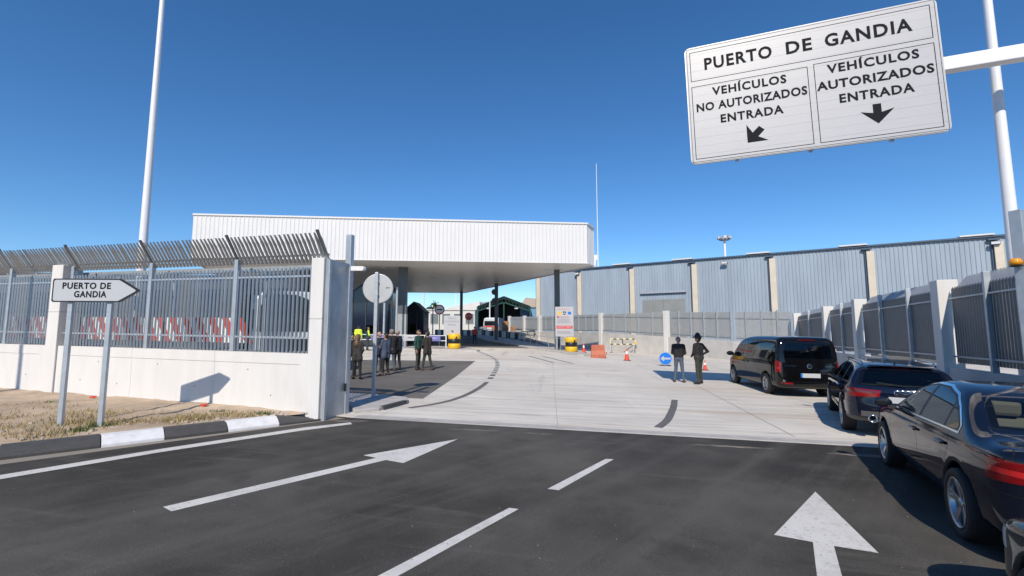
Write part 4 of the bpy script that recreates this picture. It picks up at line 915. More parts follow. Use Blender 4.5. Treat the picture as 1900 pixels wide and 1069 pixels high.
for k in range(5):
    x = -4.4+k*1.95; m = MB(); m.bx(x, x+1.45, -.06, -.001, 1.9, 3.7); f = m.build('window', 'cabin_white', t); m = MB(); m.bx(x+.08, x+1.37, -.09, -.0605, 1.98, 3.62); m.build('pane', 'window_grey', f)
t = thing('blue_shed', 'small bright blue building beyond the warehouse end with beige roof', 'building', (4.0, 100, 1.2))
m = MB(); m.bx(-2.2, 8, 0, 10, 0, 6.0); m.build('wall', 'warehouse_blue2', t); m = MB(); m.prism([(-2.5, 6.01), (8.2, 6.01), (8.2, 7.2), (-1, 8.2)], -.3, 10, 'xz'); m.build('roof', 'roof_beige', t)
# pallets and goods in the shed yard
def pallet_stack(x, y, n, wd, label):
    t = thing('crate_stack', label, 'crates', (x, y, gz(x, y)))
    for k in range(n): m = MB(); m.box((0, 0, .35+k*.72), (wd, 1.2, .66)); m.build('crate', 'pallet_wood', t, bevel=.02)
pallet_stack(-.95, 66, 3, .9, 'tallest stack of brown wooden crates in front of the green shed')
pallet_stack(.15, 66.5, 2, .8, 'shorter stack of brown wooden crates next to the white wall end')
pallet_stack(-2.6, 72, 2, 1.2, 'low stack of brown crates in front of the green shed')
t = thing('parked_lorry', 'distant white lorry with red stripe parked before the green shed', 'lorry', (-4.1, 84, 1.26), R(-8))
m = MB(); m.prism([(-1.2, .5), (1.2, .5), (1.2, 2.2), (1.05, 3.1), (-1.05, 3.1), (-1.2, 2.2)], 0, 2.2, 'xz'); m.build('cab', 'truck_white', t, bevel=.06)
m = MB(); m.bx(-1.0, 1.0, -.03, -.001, 1.75, 2.6); m.build('windscreen', 'truck_glass', t)
m = MB(); m.bx(-1.21, 1.21, -.02, 1.0, 1.45, 1.7); m.build('stripe', 'sign_red2', t)
m = MB(); m.bx(-1.25, 1.25, 2.3, 9, .9, 3.3); m.build('body', 'truck_white', t)
for sx in (-1, 1):
    for yy in (.9, 6.5): m = MB(); m.lathe([(.5, -.15), (.5, .15)], 16, (sx*1.05, yy, .5), 'x'); m.build('wheel', 'tyre', t)
rs2 = random.Random(11)
SCR = thing('scrap_heap', 'grey stacked steel bundles in the far yard', 'bundles', (-7.5, 80, 1.26))
for k in range(14):
    m = MB(); x = rs2.uniform(-2, 2.6); z = .3+.5*(k//5); m.box((x, rs2.uniform(-1, 1), z), (rs2.uniform(.9, 1.7), 1.2, .42), rz=rs2.uniform(-.2, .2)); m.build('bundle', 'scrap', SCR)
for k in range(2):
    x = -11.9+k*4.9; t = thing('yard_forklift', ['small yellow machine beside the booth right edge', 'small yellow machine near the far lorry'][k], 'machine', (x, 62+k*15, gz(x, 62+k*15)))
    m = MB(); m.bx(-.5, .5, -.6, .8, .3, 1.1); m.build('body', 'lemon', t, bevel=.06); m = MB()
    for xx in (-.45, .4):
        m.bx(xx, xx+.05, -.5, -.45, 1.1, 2.1)
    m.bx(-.5, .5, -.55, .5, 2.1, 2.16); m.build('cage', 'black', t)
    for xx in (-.5, .5):
        for yy in (-.4, .6): m = MB(); m.lathe([(.3, -.1), (.3, .1)], 12, (xx, yy, .3), 'x'); m.build('wheel', 'tyre', t)
    m = MB(); m.bx(-.3, .3, -.7, -.61, .4, 1.9); m.build('mast', 'black', t)
# far trees: a trunk, limbs and many leaf clusters
def tree(x, y, h, r, label, seed):
    rg = random.Random(seed); t = thing('tree', label, 'tree', (x, y, 1.2), 0, 'far trees behind the cabins')
    m = MB(); m.tube([(0, 0, 0), (.1, 0, h*.35), (.05, .1, h*.6)], [.22, .16, .08], 8)
    for k in range(6): a = rg.random()*6.28; m.tube([(.1, 0, h*.35), (r*.6*math.cos(a), r*.6*math.sin(a), h*rg.uniform(.55, .85))], [.09, .03], 6)
    m.build('trunk', 'bark', t)
    g = MB(); cl = [(rg.gauss(0, r*.42), rg.gauss(0, r*.42), h*.66+rg.gauss(0, h*.13)) for _ in range(26)]
    for _ in range(3600):
        c = rg.choice(cl); p = Vector(c)+Vector((rg.gauss(0, r*.16), rg.gauss(0, r*.16), rg.gauss(0, r*.13))); a = Vector((rg.gauss(0, 1), rg.gauss(0, 1), rg.gauss(0, 1))).normalized()*.2; b = a.cross(Vector((rg.gauss(0, 1), rg.gauss(0, 1), rg.gauss(0, 1)))).normalized()*.12
        g.add([p-a, p+b, p+a, p-b], [(0, 1, 2, 3)])
    o = bpy.data.objects.new('crown', g.mesh('crown', 'leaf', False)); COL.objects.link(o); o.parent = t; o['kind'] = 'stuff'
tree(-16.2, 92, 6.3, 2.0, 'small green tree top showing above the left end of the cabins', 1)
tree(-14.0, 95, 6.0, 1.8, 'small green tree top between the booth and the prohibition sign', 2)
tree(-29, 30, 5.0, 1.6, 'thin tree just showing over the spiked fence by the left lamp column', 3)
# lorry behind the left fence
t = thing('fence_lorry', 'pale lorry cab with big dark windscreen behind the palisade near the end pillar', 'lorry', ground_at(-8.9, 18.0), R(30))
m = MB(); m.prism([(-1.2, .45), (1.2, .45), (1.2, 2.0), (1.15, 3.0), (.8, 3.35), (-.8, 3.35), (-1.15, 3.0), (-1.2, 2.0)], 0, 2.1, 'xz'); m.build('cab', 'truck_white', t, bevel=.08)
ws = [(-1.02, 1.75), (1.02, 1.75), (.98, 2.6), (.75, 3.05), (.3, 3.2), (-.3, 3.2), (-.75, 3.05), (-.98, 2.6)]
m = MB(); m.prism(ws, -.03, -.001, 'xz'); m.build('windscreen', 'truck_glass', t)
m = MB(); m.bx(-1.22, 1.22, -.2, .3, .42, .85); m.build('bumper', 'truck_white', t, bevel=.05)
m = MB(); m.bx(-.85, .85, -.02, -.001, .95, 1.45); m.build('grille', 'black', t)
m = MB(); m.bx(-1.25, 1.25, 2.3, 8, 1.0, 3.3); m.build('body', 'sign_back', t)
for sx in (-1, 1):
    for yy in (.8, 7): m = MB(); m.lathe([(.5, -.15), (.5, .15)], 18, (sx*1.05, yy, .5), 'x'); m.build('wheel', 'tyre', t)
    m = MB(); m.bx(sx*1.25-.1, sx*1.25+.1, -.1, .1, 1.9, 2.6); m.build('mirror', 'black', t)
    m = MB(); m.bx(sx*.95-.15, sx*.95+.15, -.23, -.201, .55, .75); m.build('headlight', 'lamp_glass', t)

t = thing('box_trailer', 'dark grey box trailer parked behind the striped sliding gate', 'trailer', ground_at(-15.6, 17.6), R(8))
m = MB(); m.bx(-6.5, 4.6, 0, 2.5, 1.0, 3.9); m.build('body', 'trailer_grey', t, bevel=.03)
for k in range(12): m = MB(); m.bx(-6.4+k*.95, -6.32+k*.95, -.03, -.001, 1.02, 3.88); m.build('side_rib', 'scrap', t)
m = MB(); m.bx(-6.3, 4.3, .3, 2.2, .75, .998); m.build('chassis', 'black', t)
for xx in (-5.2, -4.0, 2.8):
    for yy in (.25, 2.25): m = MB(); m.lathe([(.3, -.15), (.5, -.15), (.5, .15), (.3, .15)], 20, (xx, yy, .5), 'y'); m.build('wheel', 'tyre', t)
# ================================================================== CARS
def offset_poly(poly, d):
    P = [Vector(p) for p in poly]; n = len(P); ar = sum(P[i].x*P[(i+1) % n].y-P[(i+1) % n].x*P[i].y for i in range(n)); sg = 1 if ar > 0 else -1; out = []
    for i in range(n):
        e1 = (P[i]-P[i-1]).normalized(); e2 = (P[(i+1) % n]-P[i]).normalized(); n1 = Vector((e1.y, -e1.x))*sg; n2 = Vector((e2.y, -e2.x))*sg
        b = (n1+n2); b = b/max(.3, b.length_squared)*2 if b.length > 1e-6 else n1; out.append(tuple(P[i]+b*d))
    return out
def half_spaces(poly, view):
    P = [Vector(p) for p in poly]; n = len(P); ar = sum(P[i].x*P[(i+1) % n].y-P[(i+1) % n].x*P[i].y for i in range(n)); sg = 1 if ar > 0 else -1; hs = []
    for i in range(n):
        e = (P[(i+1) % n]-P[i]).normalized(); nn = Vector((e.y, -e.x))*sg
        if view == 'side': hs.append((Vector((P[i].x, 0, P[i].y)), Vector((nn.x, 0, nn.y)), True))
        elif view == 'rear': hs.append((Vector((0, P[i].x, P[i].y)), Vector((0, nn.x, nn.y)), True))
        else: hs.append((Vector((P[i].x, P[i].y, 0)), Vector((nn.x, nn.y, 0)), True))
    return hs
class CarBody:
    def __init__(s, sil, plan, sect, axles, ra, W, h=.034, crown=.03, flare=.014, ksil=.10, kside=.08, crease=None, wheel_r=.32, tuck=None):
        s.h = h; S = catmull(sil, 6); Pn = [(x, y) for x, y in plan]+[(x, -y) for x, y in plan[::-1] if y > 1e-6]; Pn = catmull(Pn, 6)
        x0, x1 = S[:, 0].min()-.1, S[:, 0].max()+.1; z1 = S[:, 1].max()+.1
        xs = np.arange(x0, x1, h); ys = np.arange(-W-.1, W+.1+h, h); zs = np.arange(.08, z1, h)
        s.org = (xs[0], ys[0], zs[0]); X, Z = np.meshgrid(xs, zs, indexing='ij'); fs = poly_sdf(S, X, Z)[:, None, :]
        X2, Y2 = np.meshgrid(xs, ys, indexing='ij'); fp = poly_sdf(Pn, X2, Y2)[:, :, None]
        sz = np.array([a for a, b in sect]); sy = np.array([b for a, b in sect]); zz = np.linspace(sz[0], sz[-1], 200)
        cs = catmull(sect, 8, False); yv = np.interp(zs, cs[:, 0], cs[:, 1])
        Yw = np.repeat(yv[None, :], len(xs), 0).copy()
        for ax in axles:
            d = np.sqrt((X-ax)**2+(Z-wheel_r)**2); Yw += flare*np.exp(-((d-ra)/.05)**2)
        if crease: Yw += crease[1]*np.exp(-((Z-crease[0]-crease[3]*X)/crease[2])**2)
        sl = np.gradient(Yw, h, axis=1); nf = 1/np.sqrt(1+sl**2)
        A = np.abs(ys)[None, :, None]
        side = (A-Yw[:, None, :])*nf[:, None, :]
        body = smax(fs+crown*(A/W)**2, smax(side, fp, kside), ksil)
        for ax in axles:
            d = np.sqrt((X-ax)**2+(Z-wheel_r)**2)[:, None, :]
            c = np.maximum(d-ra, (W-.36)-A); body = smax(body, -c, .02)
        s.F = body; s.W = W
        V, Q = surface_nets(body, s.org, h)
        g = np.gradient(body, h); s.Gd = np.stack(g, -1)
        bm = bmesh.new(); vs = [bm.verts.new(v) for v in V]
        for q in Q:
            try: bm.faces.new([vs[i] for i in q])
            except ValueError: pass
        bmesh.ops.recalc_face_normals(bm, faces=bm.faces); s.bm = bm; s.lay = bm.faces.layers.int.new('r'); s.names = ['body']; s.rad = ra
    def cut(s, name, hs):
        if name not in s.names: s.names.append(name)
        rid = s.names.index(name); bm = s.bm; m = 2.5*s.h
        C = [f for f in bm.faces if all((f.calc_center_median()-p).dot(n) < m for p, n, c in hs)]
        if not C: return
        geom = set(C)
        for f in C: geom.update(f.verts); geom.update(f.edges)
        geom = list(geom)
        for p, n, c in hs:
            if not c: continue
            geom = bmesh.ops.bisect_plane(bm, geom=geom, dist=1e-5, plane_co=p, plane_no=n)['geom']
        for f in geom:
            if isinstance(f, bmesh.types.BMFace) and f.is_valid:
                cc = f.calc_center_median()
                if all((cc-p).dot(n) < 1e-4 for p, n, _ in hs): f[s.lay] = rid
    def side(s, name, poly, extra=(), both=True, suffix=True):
        for sg in ((1, -1) if both else (1,)):
            hs = half_spaces(poly, 'side')+[(Vector((0, 0, 0)), Vector((0, -sg, 0)), False), (Vector((0, sg*(s.W-.62), 0)), Vector((0, -sg, 0)), False)]+list(extra)
            s.cut(name+('#L' if sg > 0 else '#R') if suffix else name, hs)
    def surf(s, o, d, L=3.0):
        o = np.array(o, float); d = np.array(d, float); t = np.arange(0, L, .005); P = o+t[:, None]*d
        v = trilin(s.F, s.org, s.h, P); i = np.argmax(v < 0); return Vector(P[i])
    def emit(s, root, mats, offs={}):
        """one mesh object for each region"""
        bm = s.bm; by = {}
        for f in bm.faces: by.setdefault(f[s.lay], []).append(f)
        for rid, fs in by.items():
            nm = s.names[rid]; key = nm.split('#')[0]; idx = {}; vs = []; fl = []
            for f in fs:
                l = []
                for v in f.verts:
                    if v not in idx: idx[v] = len(vs); vs.append(v.co[:])
                    l.append(idx[v])
                fl.append(l)
            V = np.array(vs); N = trilin(s.Gd, s.org, s.h, V); N /= np.linalg.norm(N, axis=1)[:, None]+1e-9
            V2 = V+N*offs.get(key, 0.0)
            me = bpy.data.meshes.new(key); me.from_pydata(V2.tolist(), [], fl); me.materials.append(MATS[mats.get(key, mats['body'])])
            me.polygons.foreach_set('use_smooth', [True]*len(fl)); me.update()
            if key not in ('wheel_well',): me.normals_split_custom_set_from_vertices(N.tolist())
            inst(key, me, root)
        bm.free()
def make_wheel(root, x, y, r, wd, sg, spokes=5, double=False, rimr=None):
    wt = MB(); rr_ = rimr or r*.72; hw = wd/2
    o = inst('wheel', None, root, (x, y, r)) if False else None
    e = bpy.data.objects.new('wheel', None); COL.objects.link(e); e.parent = root; e.location = (x, y, r); e.empty_display_size = .1
    wt.lathe([(rr_, -hw*.9), (r*.93, -hw), (r*.985, -hw*.82), (r, -hw*.5), (r, hw*.5), (r*.985, hw*.82), (r*.93, hw), (rr_, hw*.9), (rr_*.97, 0)], 40, (0, 0, 0), 'y', cap=False); wt.build('tyre', 'tyre', e)
    rm = MB(); o_ = sg*hw
    rm.lathe([(rr_*1.0, o_*.95), (rr_*.97, o_*.98), (rr_*.90, o_*.80), (rr_*.88, o_*.2), (rr_*.88, -o_*.6)], 40, (0, 0, 0), 'y', cap=False); rm.build('rim', 'rim', e)
    for k in range(spokes):
        for q in ((-.13, .13) if double else (0,)):
            sp = MB(); a = 2*math.pi*k/spokes+.2; a2 = a+q; d = Vector((math.cos(a2), 0, math.sin(a2))); dI = Vector((math.cos(a), 0, math.sin(a)))
            p = Vector((-d.z, 0, d.x)); w0, w1 = rr_*(.10 if double else .17), rr_*(.075 if double else .12)
            i0 = dI*rr_*.15; i1 = d*rr_*.93; y0 = o_*.62; y1 = o_*.86
            vs = [i0-p*w0+Vector((0, y0, 0)), i0+p*w0+Vector((0, y0, 0)), i1+p*w1+Vector((0, y1, 0)), i1-p*w1+Vector((0, y1, 0))]
            vb = [v-Vector((0, o_*.3, 0)) for v in vs]
            sp.add(vs+vb, [(0, 1, 2, 3), (7, 6, 5, 4), (0, 4, 5, 1), (1, 5, 6, 2), (2, 6, 7, 3), (3, 7, 4, 0)]); sp.build('spoke', 'rim', e, bevel=.006)
    hb = MB(); hb.lathe([(rr_*.22, o_*.45), (rr_*.22, o_*.66), (rr_*.16, o_*.74), (0, o_*.75)], 20, (0, 0, 0), 'y', cap=False); hb.build('hub', 'rim', e)
    dk = MB(); dk.lathe([(0, -o_*.1), (rr_*.9, -o_*.1)], 24, (0, 0, 0), 'y', cap=False); dk.build('brake_disc', 'steel_dark', e)
def rbox(c, d, name, m, root, bev=.03, rx=0, ry=0):
    b = MB(); M = Matrix.Rotation(ry, 3, 'Y') @ Matrix.Rotation(rx, 3, 'X'); b.box(c, d, M=M); return b.build(name, m, root, bevel=bev)
def seats(root, xs_front, xs_rear, z, half, m, hz=.62, rear_heads=3):
    for x in xs_front:
        for y in (-half, half):
            rbox((x, y, z), (.5, .48, .16), 'seat', m, root, .05); rbox((x-.27, y, z+.36), (.15, .46, hz), 'seat_back', m, root, .06, ry=R(-12)); rbox((x-.40, y, z+.36+hz/2+.09), (.09, .26, .17), 'headrest', m, root, .04, ry=R(-8))
    for x in xs_rear:
        rbox((x, 0, z), (.5, half*3.1, .16), 'seat', m, root, .05); rbox((x-.27, 0, z+.34), (.15, half*3.1, hz-.06), 'seat_back', m, root, .06, ry=R(-14))
        for y in ((-half*1.1, 0, half*1.1) if rear_heads == 3 else (-half*1.1, half*1.1)): rbox((x-.38, y, z+.34+hz/2+.06), (.09, .25, .16), 'headrest', m, root, .04, ry=R(-8))
def mirror(root, x, y, z, sg, m, s_=1.0, nm='mirror'):
    b = MB(); b.sphere((0, 0, 0), (.07*s_, .13*s_, .085*s_), 16, 10)
    b.v = [(vx if vx > -.025*s_ else -.025*s_, vy, vz) for vx, vy, vz in b.v]
    o = b.build(nm, m, root); o.location = (x, y+sg*.12*s_, z); o.rotation_euler = (0, 0, sg*R(-10))
    g = MB(); g.sphere((-.027*s_, 0, 0), (.003, .09*s_, .055*s_), 14, 8); g.build('mirror_glass', 'truck_glass', o)
    st = MB(); st.bar((0, -sg*.05, -.05), (.01, -sg*.16*s_, -.07), .05, .04); st.build('mirror_arm', 'car_plastic', o)
def star_badge(root, p, r, name='emblem'):
    m = MB(); n = 24; M = Matrix.Rotation(0, 3, 'X')
    m.lathe([(r*.86, -.006), (r, -.004), (r, .004), (r*.86, .006), (r*.86, -.006)], n, p, 'x')
    for k in range(3):
        a = math.pi/2+2*math.pi*k/3; q = Vector(p)+Vector((-.004, r*.9*math.cos(a), r*.9*math.sin(a))); m.bar(Vector(p)+Vector((-.004, 0, 0)), q, .012, .012)
    m.build(name, 'chrome', root)
def rings_badge(root, p, r, name='emblem'):
    for k in range(4):
        m = MB(); c = (p[0], p[1]+(k-1.5)*r*1.45, p[2]); m.lathe([(r*.80, -.005), (r, -.004), (r, .004), (r*.80, .005), (r*.80, -.005)], 22, c, 'x'); m.build(name, 'chrome', root)
def ground_rot(rz):
    """stand a car on the cross-fall: rotate about z, then lean with the ground plane"""
    M = Matrix.Rotation(math.atan(-GA), 3, 'Y') @ Matrix.Rotation(rz, 3, 'Z'); return M.to_euler()
def fin(root, p, m):
    b = MB(); b.add([(p[0]+.09, p[1], p[2]), (p[0]-.08, p[1]-.02, p[2]), (p[0]-.08, p[1]+.02, p[2]), (p[0]-.07, p[1], p[2]+.055)], [(0, 1, 2), (0, 3, 1), (0, 2, 3), (1, 3, 2)]); b.build('antenna', m, root)
def sedan(label, loc, rz, paint, scale, cat='car', seatm='seat_beige', plate=True):
    root = thing('sedan_car', label, cat, loc, rot=ground_rot(rz)); root.scale = (scale,)*3
    sil = [(2.10, .24), (2.24, .36), (2.27, .52), (2.21, .69), (1.95, .80), (1.25, .925), (.98, .965), (.62, 1.16), (.28, 1.335), (-.1, 1.42), (-.5, 1.43), (-.9, 1.385), (-1.2, 1.29), (-1.62, 1.085), (-1.84, 1.035), (-2.15, 1.03), (-2.30, 1.02), (-2.345, .97), (-2.375, .75), (-2.41, .58), (-2.38, .38), (-2.25, .26), (-1.6, .21), (0, .19), (1.5, .20)]
    plan = [(2.27, 0), (2.22, .45), (2.06, .74), (1.75, .875), (1.2, .905), (0, .915), (-1.2, .91), (-1.85, .88), (-2.2, .78), (-2.35, .5), (-2.41, 0)]
    sect = [(.05, .72), (.22, .80), (.34, .875), (.5, .905), (.68, .913), (.82, .905), (.92, .885), (.98, .85), (1.1, .79), (1.25, .71), (1.38, .62), (1.55, .48)]
    cb = CarBody(sil, plan, sect, (1.405, -1.405), .375, .915, crease=(.80, .012, .035, .012), wheel_r=.325)
    fd = [(.96, .27), (1.0, .62), (.92, .93), (-.195, .955), (-.195, .26)]; rd = [(-.205, .26), (-.205, .955), (-1.18, .972), (-1.22, .80), (-1.02, .52), (-.86, .27)]
    for p in (fd, rd): cb.side('door_seam', offset_poly(p, .007))
    cb.side('front_door', fd); cb.side('rear_door', rd)
    dlo = [(.93, .955), (.50, 1.19), (.18, 1.325), (-.1, 1.372), (-.5, 1.375), (-.86, 1.315), (-1.1, 1.215), (-1.36, 1.055), (-1.37, .995)]
    cb.side('window_trim', offset_poly(dlo, .014)); cb.side('window_surround', offset_poly(dlo, -.006))
    cb.side('front_window', [(.80, .985), (.48, 1.165), (.17, 1.295), (-.08, 1.343), (-.17, 1.348), (-.17, .985)])
    cb.side('rear_side_window', [(-.25, .985), (-.25, 1.35), (-.5, 1.348), (-.82, 1.295), (-.93, 1.245), (-.97, .998)])
    cb.side('quarter_window', [(-1.02, 1.0), (-.985, 1.225), (-1.12, 1.165), (-1.30, 1.055), (-1.31, 1.01)])
    X = lambda x, s_: (Vector((x, 0, 0)), Vector((s_, 0, 0)), True)
    Xn = lambda x, s_: (Vector((x, 0, 0)), Vector((s_, 0, 0)), False)
    cb.cut('rear_window_surround', half_spaces([(-.66, 1.085), (.66, 1.085), (.56, 1.325), (-.56, 1.325)], 'rear')+[Xn(-1.0, 1)])
    cb.cut('rear_window', half_spaces([(-.60, 1.105), (.60, 1.105), (.51, 1.305), (-.51, 1.305)], 'rear')+[Xn(-1.0, 1)])
    cb.cut('windscreen', half_spaces([(-.70, .99), (.70, .99), (.56, 1.36), (-.56, 1.36)], 'rear')+[Xn(.15, -1)])
    bl = [(-.62, .66), (.62, .66), (.70, .80), (.76, .95), (.70, 1.06), (-.70, 1.06), (-.76, .95), (-.70, .80)]
    cb.cut('boot_seam', half_spaces(offset_poly(bl, .006), 'rear')+[X(-1.74, 1)]); cb.cut('boot_lid', half_spaces(bl, 'rear')+[X(-1.748, 1)])
    for sg in (1, -1):
        cb.cut('tail_light'+('#L' if sg > 0 else '#R'), half_spaces([(sg*.40, .79), (sg*.95, .72), (sg*.95, .925), (sg*.42, .905)], 'rear')+[X(-1.98, 1)])
        cb.cut('tail_lamp'+('#L' if sg > 0 else '#R'), half_spaces([(sg*.55, .80), (sg*.86, .80), (sg*.86, .845), (sg*.55, .85)], 'rear')+[X(-2.03, 1)])
    cb.cut('bumper_seam', [(Vector((0, 0, .640)), Vector((0, 0, -1)), True), (Vector((0, 0, .647)), Vector((0, 0, 1)), True), X(-1.84, 1)])
    cb.cut('diffuser', [(Vector((0, 0, .36)), Vector((0, 0, 1)), True), X(-2.1, 1)])
    cb.cut('sill', [(Vector((0, 0, .245)), Vector((0, 0, 1)), True), Xn(1.1, 1), Xn(-1.1, -1)])
    for sg in (1, -1): cb.cut('headlight'+('#L' if sg > 0 else '#R'), half_spaces([(sg*.45, .58), (sg*.93, .60), (sg*.93, .74), (sg*.5, .70)], 'rear')+[X(1.85, -1)])
    cb.cut('grille', half_spaces([(-.32, .28), (.32, .28), (.36, .70), (-.36, .70)], 'rear')+[Xn(2.1, -1)])
    hp = cb.surf((0.35, 1.2, .80), (0, -1, 0)); hr = cb.surf((-.75, 1.2, .82), (0, -1, 0)); em = cb.surf((-3, 0, .83), (1, 0, 0)); pl = cb.surf((-3, 0, .74), (1, 0, 0))
    cb.emit(root, {'body': paint, 'door_seam': 'seam', 'window_trim': 'chrome', 'window_surround': 'car_plastic', 'front_window': 'glass', 'rear_side_window': 'glass_dark', 'quarter_window': 'glass_dark',
                   'rear_window_surround': 'car_black', 'rear_window': 'glass', 'windscreen': 'glass', 'boot_seam': 'seam', 'bumper_seam': 'seam', 'tail_light': 'tail_red', 'tail_lamp': 'tail_red_bright', 'diffuser': 'car_plastic', 'sill': 'car_plastic', 'headlight': 'lamp_glass', 'grille': 'black'}, {'tail_light': .004, 'tail_lamp': .006, 'window_trim': .003})
    for x in (1.405, -1.405):
        for sg in (1, -1): make_wheel(root, x, sg*.80, .325, .225, sg, 5, True)
    for sg in (1, -1):
        rbox((.02-.16, sg*(hp.y+.018), .815), (.20, .035, .032), 'door_handle', paint, root, .012); rbox((-1.02, sg*(hr.y+.014), .835), (.20, .035, .032), 'door_handle', paint, root, .012)
        mirror(root, .80, sg*.90, 1.00, sg, paint, .82)
    seats(root, (.15,), (-.72,), .52, .37, seatm); rbox((.95, 0, .86), (.5, 1.3, .18), 'dashboard', 'seat_dark', root, .06); rbox((-1.5, 0, .98), (.5, 1.2, .05), 'parcel_shelf', seatm, root, .02)
    rbox((0, 0, .30), (3.9, 1.3, .06), 'floor', 'seat_dark', root, .0)
    rings_badge(root, (em.x-.008, 0, .86), .052)
    b = MB(); b.box((pl.x-.012, 0, .73), (.012, .52, .115)); b.build('plate', 'sign_white2', root)
    fin(root, (-.75, 0, 1.40), paint)
    for sg in (1, -1): b = MB(); b.lathe([(.05, -.14), (.052, 0), (.042, 0), (.04, -.1)], 16, (-2.37, sg*.55, .30), 'x', M=Matrix.Rotation(math.pi, 3, 'Z')); b.build('tailpipe', 'chrome', root)
    return root
def estate(label, loc, rz, paint, scale):
    root = thing('estate_car', label, 'car', loc, rot=ground_rot(rz)); root.scale = (scale,)*3
    sil = [(2.2, .30), (2.36, .45), (2.39, .60), (2.30, .75), (2.0, .86), (1.35, .985), (1.05, 1.02), (.7, 1.2), (.33, 1.385), (-.1, 1.475), (-.6, 1.49), (-1.2, 1.475), (-1.7, 1.44), (-2.02, 1.395), (-2.12, 1.36), (-2.26, 1.18), (-2.38, 1.04), (-2.43, .96), (-2.455, .78), (-2.50, .66), (-2.49, .48), (-2.36, .34), (-1.6, .27), (0, .25), (1.5, .26)]
    plan = [(2.39, 0), (2.34, .5), (2.16, .78), (1.8, .90), (1.2, .932), (0, .937), (-1.3, .93), (-2.0, .90), (-2.3, .80), (-2.44, .5), (-2.5, 0)]
    sect = [(.05, .75), (.25, .83), (.38, .90), (.55, .93), (.72, .937), (.86, .928), (.97, .905), (1.03, .86), (1.15, .80), (1.3, .715), (1.42, .635), (1.6, .50)]
    cb = CarBody(sil, plan, sect, (1.45, -1.45), .40, .937, crease=(.86, .012, .035, .01), flare=.022, wheel_r=.35)
    X = lambda x, s_: (Vector((x, 0, 0)), Vector((s_, 0, 0)), True); Xn = lambda x, s_: (Vector((x, 0, 0)), Vector((s_, 0, 0)), False)
    cb.cut('lower_cladding', [(Vector((0, 0, .42)), Vector((0, 0, 1)), True)])
    fd = [(1.0, .36), (1.04, .65), (.96, .985), (-.2, 1.01), (-.2, .35)]; rd = [(-.21, .35), (-.21, 1.01), (-1.25, 1.025), (-1.28, .85), (-1.05, .56), (-.9, .36)]
    for p in (fd, rd): cb.side('door_seam', offset_poly(p, .007))
    cb.side('front_door', fd); cb.side('rear_door', rd)
    dlo = [(.98, 1.01), (.52, 1.25), (.22, 1.375), (-.1, 1.425), (-.9, 1.425), (-1.6, 1.375), (-1.95, 1.32), (-2.08, 1.08), (-2.05, 1.05)]
    cb.side('window_trim', offset_poly(dlo, .012)); cb.side('window_surround', offset_poly(dlo, -.006))
    cb.side('front_window', [(.86, 1.035), (.50, 1.225), (.2, 1.345), (-.08, 1.395), (-.17, 1.397), (-.17, 1.035)])
    cb.side('rear_side_window', [(-.25, 1.035), (-.25, 1.398), (-.9, 1.395), (-1.08, 1.385), (-1.15, 1.045)]); cb.side('quarter_window', [(-1.22, 1.05), (-1.16, 1.38), (-1.6, 1.345), (-1.88, 1.295), (-1.98, 1.085)])
    tg = [(-.62, .70), (.62, .70), (.74, .84), (.78, 1.0), (.64, 1.36), (.5, 1.40), (-.5, 1.40), (-.64, 1.36), (-.78, 1.0), (-.74, .84)]
    cb.cut('tailgate_seam', half_spaces(offset_poly(tg, .006), 'rear')+[Xn(-2.0, 1)]); cb.cut('tailgate', half_spaces(tg, 'rear')+[Xn(-2.0, 1)])
    cb.cut('rear_window_surround', half_spaces([(-.72, 1.035), (.72, 1.035), (.60, 1.345), (-.60, 1.345)], 'rear')+[Xn(-2.0, 1)])
    cb.cut('rear_window', half_spaces([(-.655, 1.06), (.655, 1.06), (.555, 1.325), (-.555, 1.325)], 'rear')+[Xn(-2.0, 1)])
    cb.cut('windscreen', half_spaces([(-.72, 1.05), (.72, 1.05), (.58, 1.42), (-.58, 1.42)], 'rear')+[Xn(.15, -1)])
    for sg in (1, -1):
        k = '#L' if sg > 0 else '#R'
        cb.cut('tail_light'+k, half_spaces([(sg*.40, .83), (sg*.97, .80), (sg*.97, .985), (sg*.36, .955)], 'rear')+[X(-2.12, 1)])
        cb.cut('tail_panel'+k, half_spaces([(sg*.44, .895), (sg*.88, .895), (sg*.88, .955), (sg*.42, .935)], 'rear')+[X(-2.17, 1)])
    cb.cut('bumper_seam', [(Vector((0, 0, .700)), Vector((0, 0, -1)), True), (Vector((0, 0, .706)), Vector((0, 0, 1)), True), X(-1.9, 1)])
    em = cb.surf((-3, 0, .90), (1, 0, 0)); pl = cb.surf((-3, 0, .76), (1, 0, 0)); hp = cb.surf((0, 1.2, .86), (0, -1, 0)); hr = cb.surf((-1.0, 1.2, .88), (0, -1, 0)); ra_ = cb.surf((-.6, .62, 2), (0, 0, -1))
    cb.emit(root, {'body': paint, 'lower_cladding': 'car_cladding', 'door_seam': 'seam', 'window_trim': 'chrome', 'window_surround': 'car_plastic', 'front_window': 'glass', 'rear_side_window': 'glass_dark', 'quarter_window': 'glass_dark', 'tailgate_seam': 'seam', 'bumper_seam': 'seam',
                   'rear_window_surround': 'car_black', 'rear_window': 'glass', 'windscreen': 'glass', 'tail_light': 'tail_red', 'tail_panel': 'tail_dark'}, {'tail_light': .004, 'tail_panel': .005, 'window_trim': .003})
    for x in (1.45, -1.45):
        for sg in (1, -1): make_wheel(root, x, sg*.815, .35, .245, sg, 5, True)
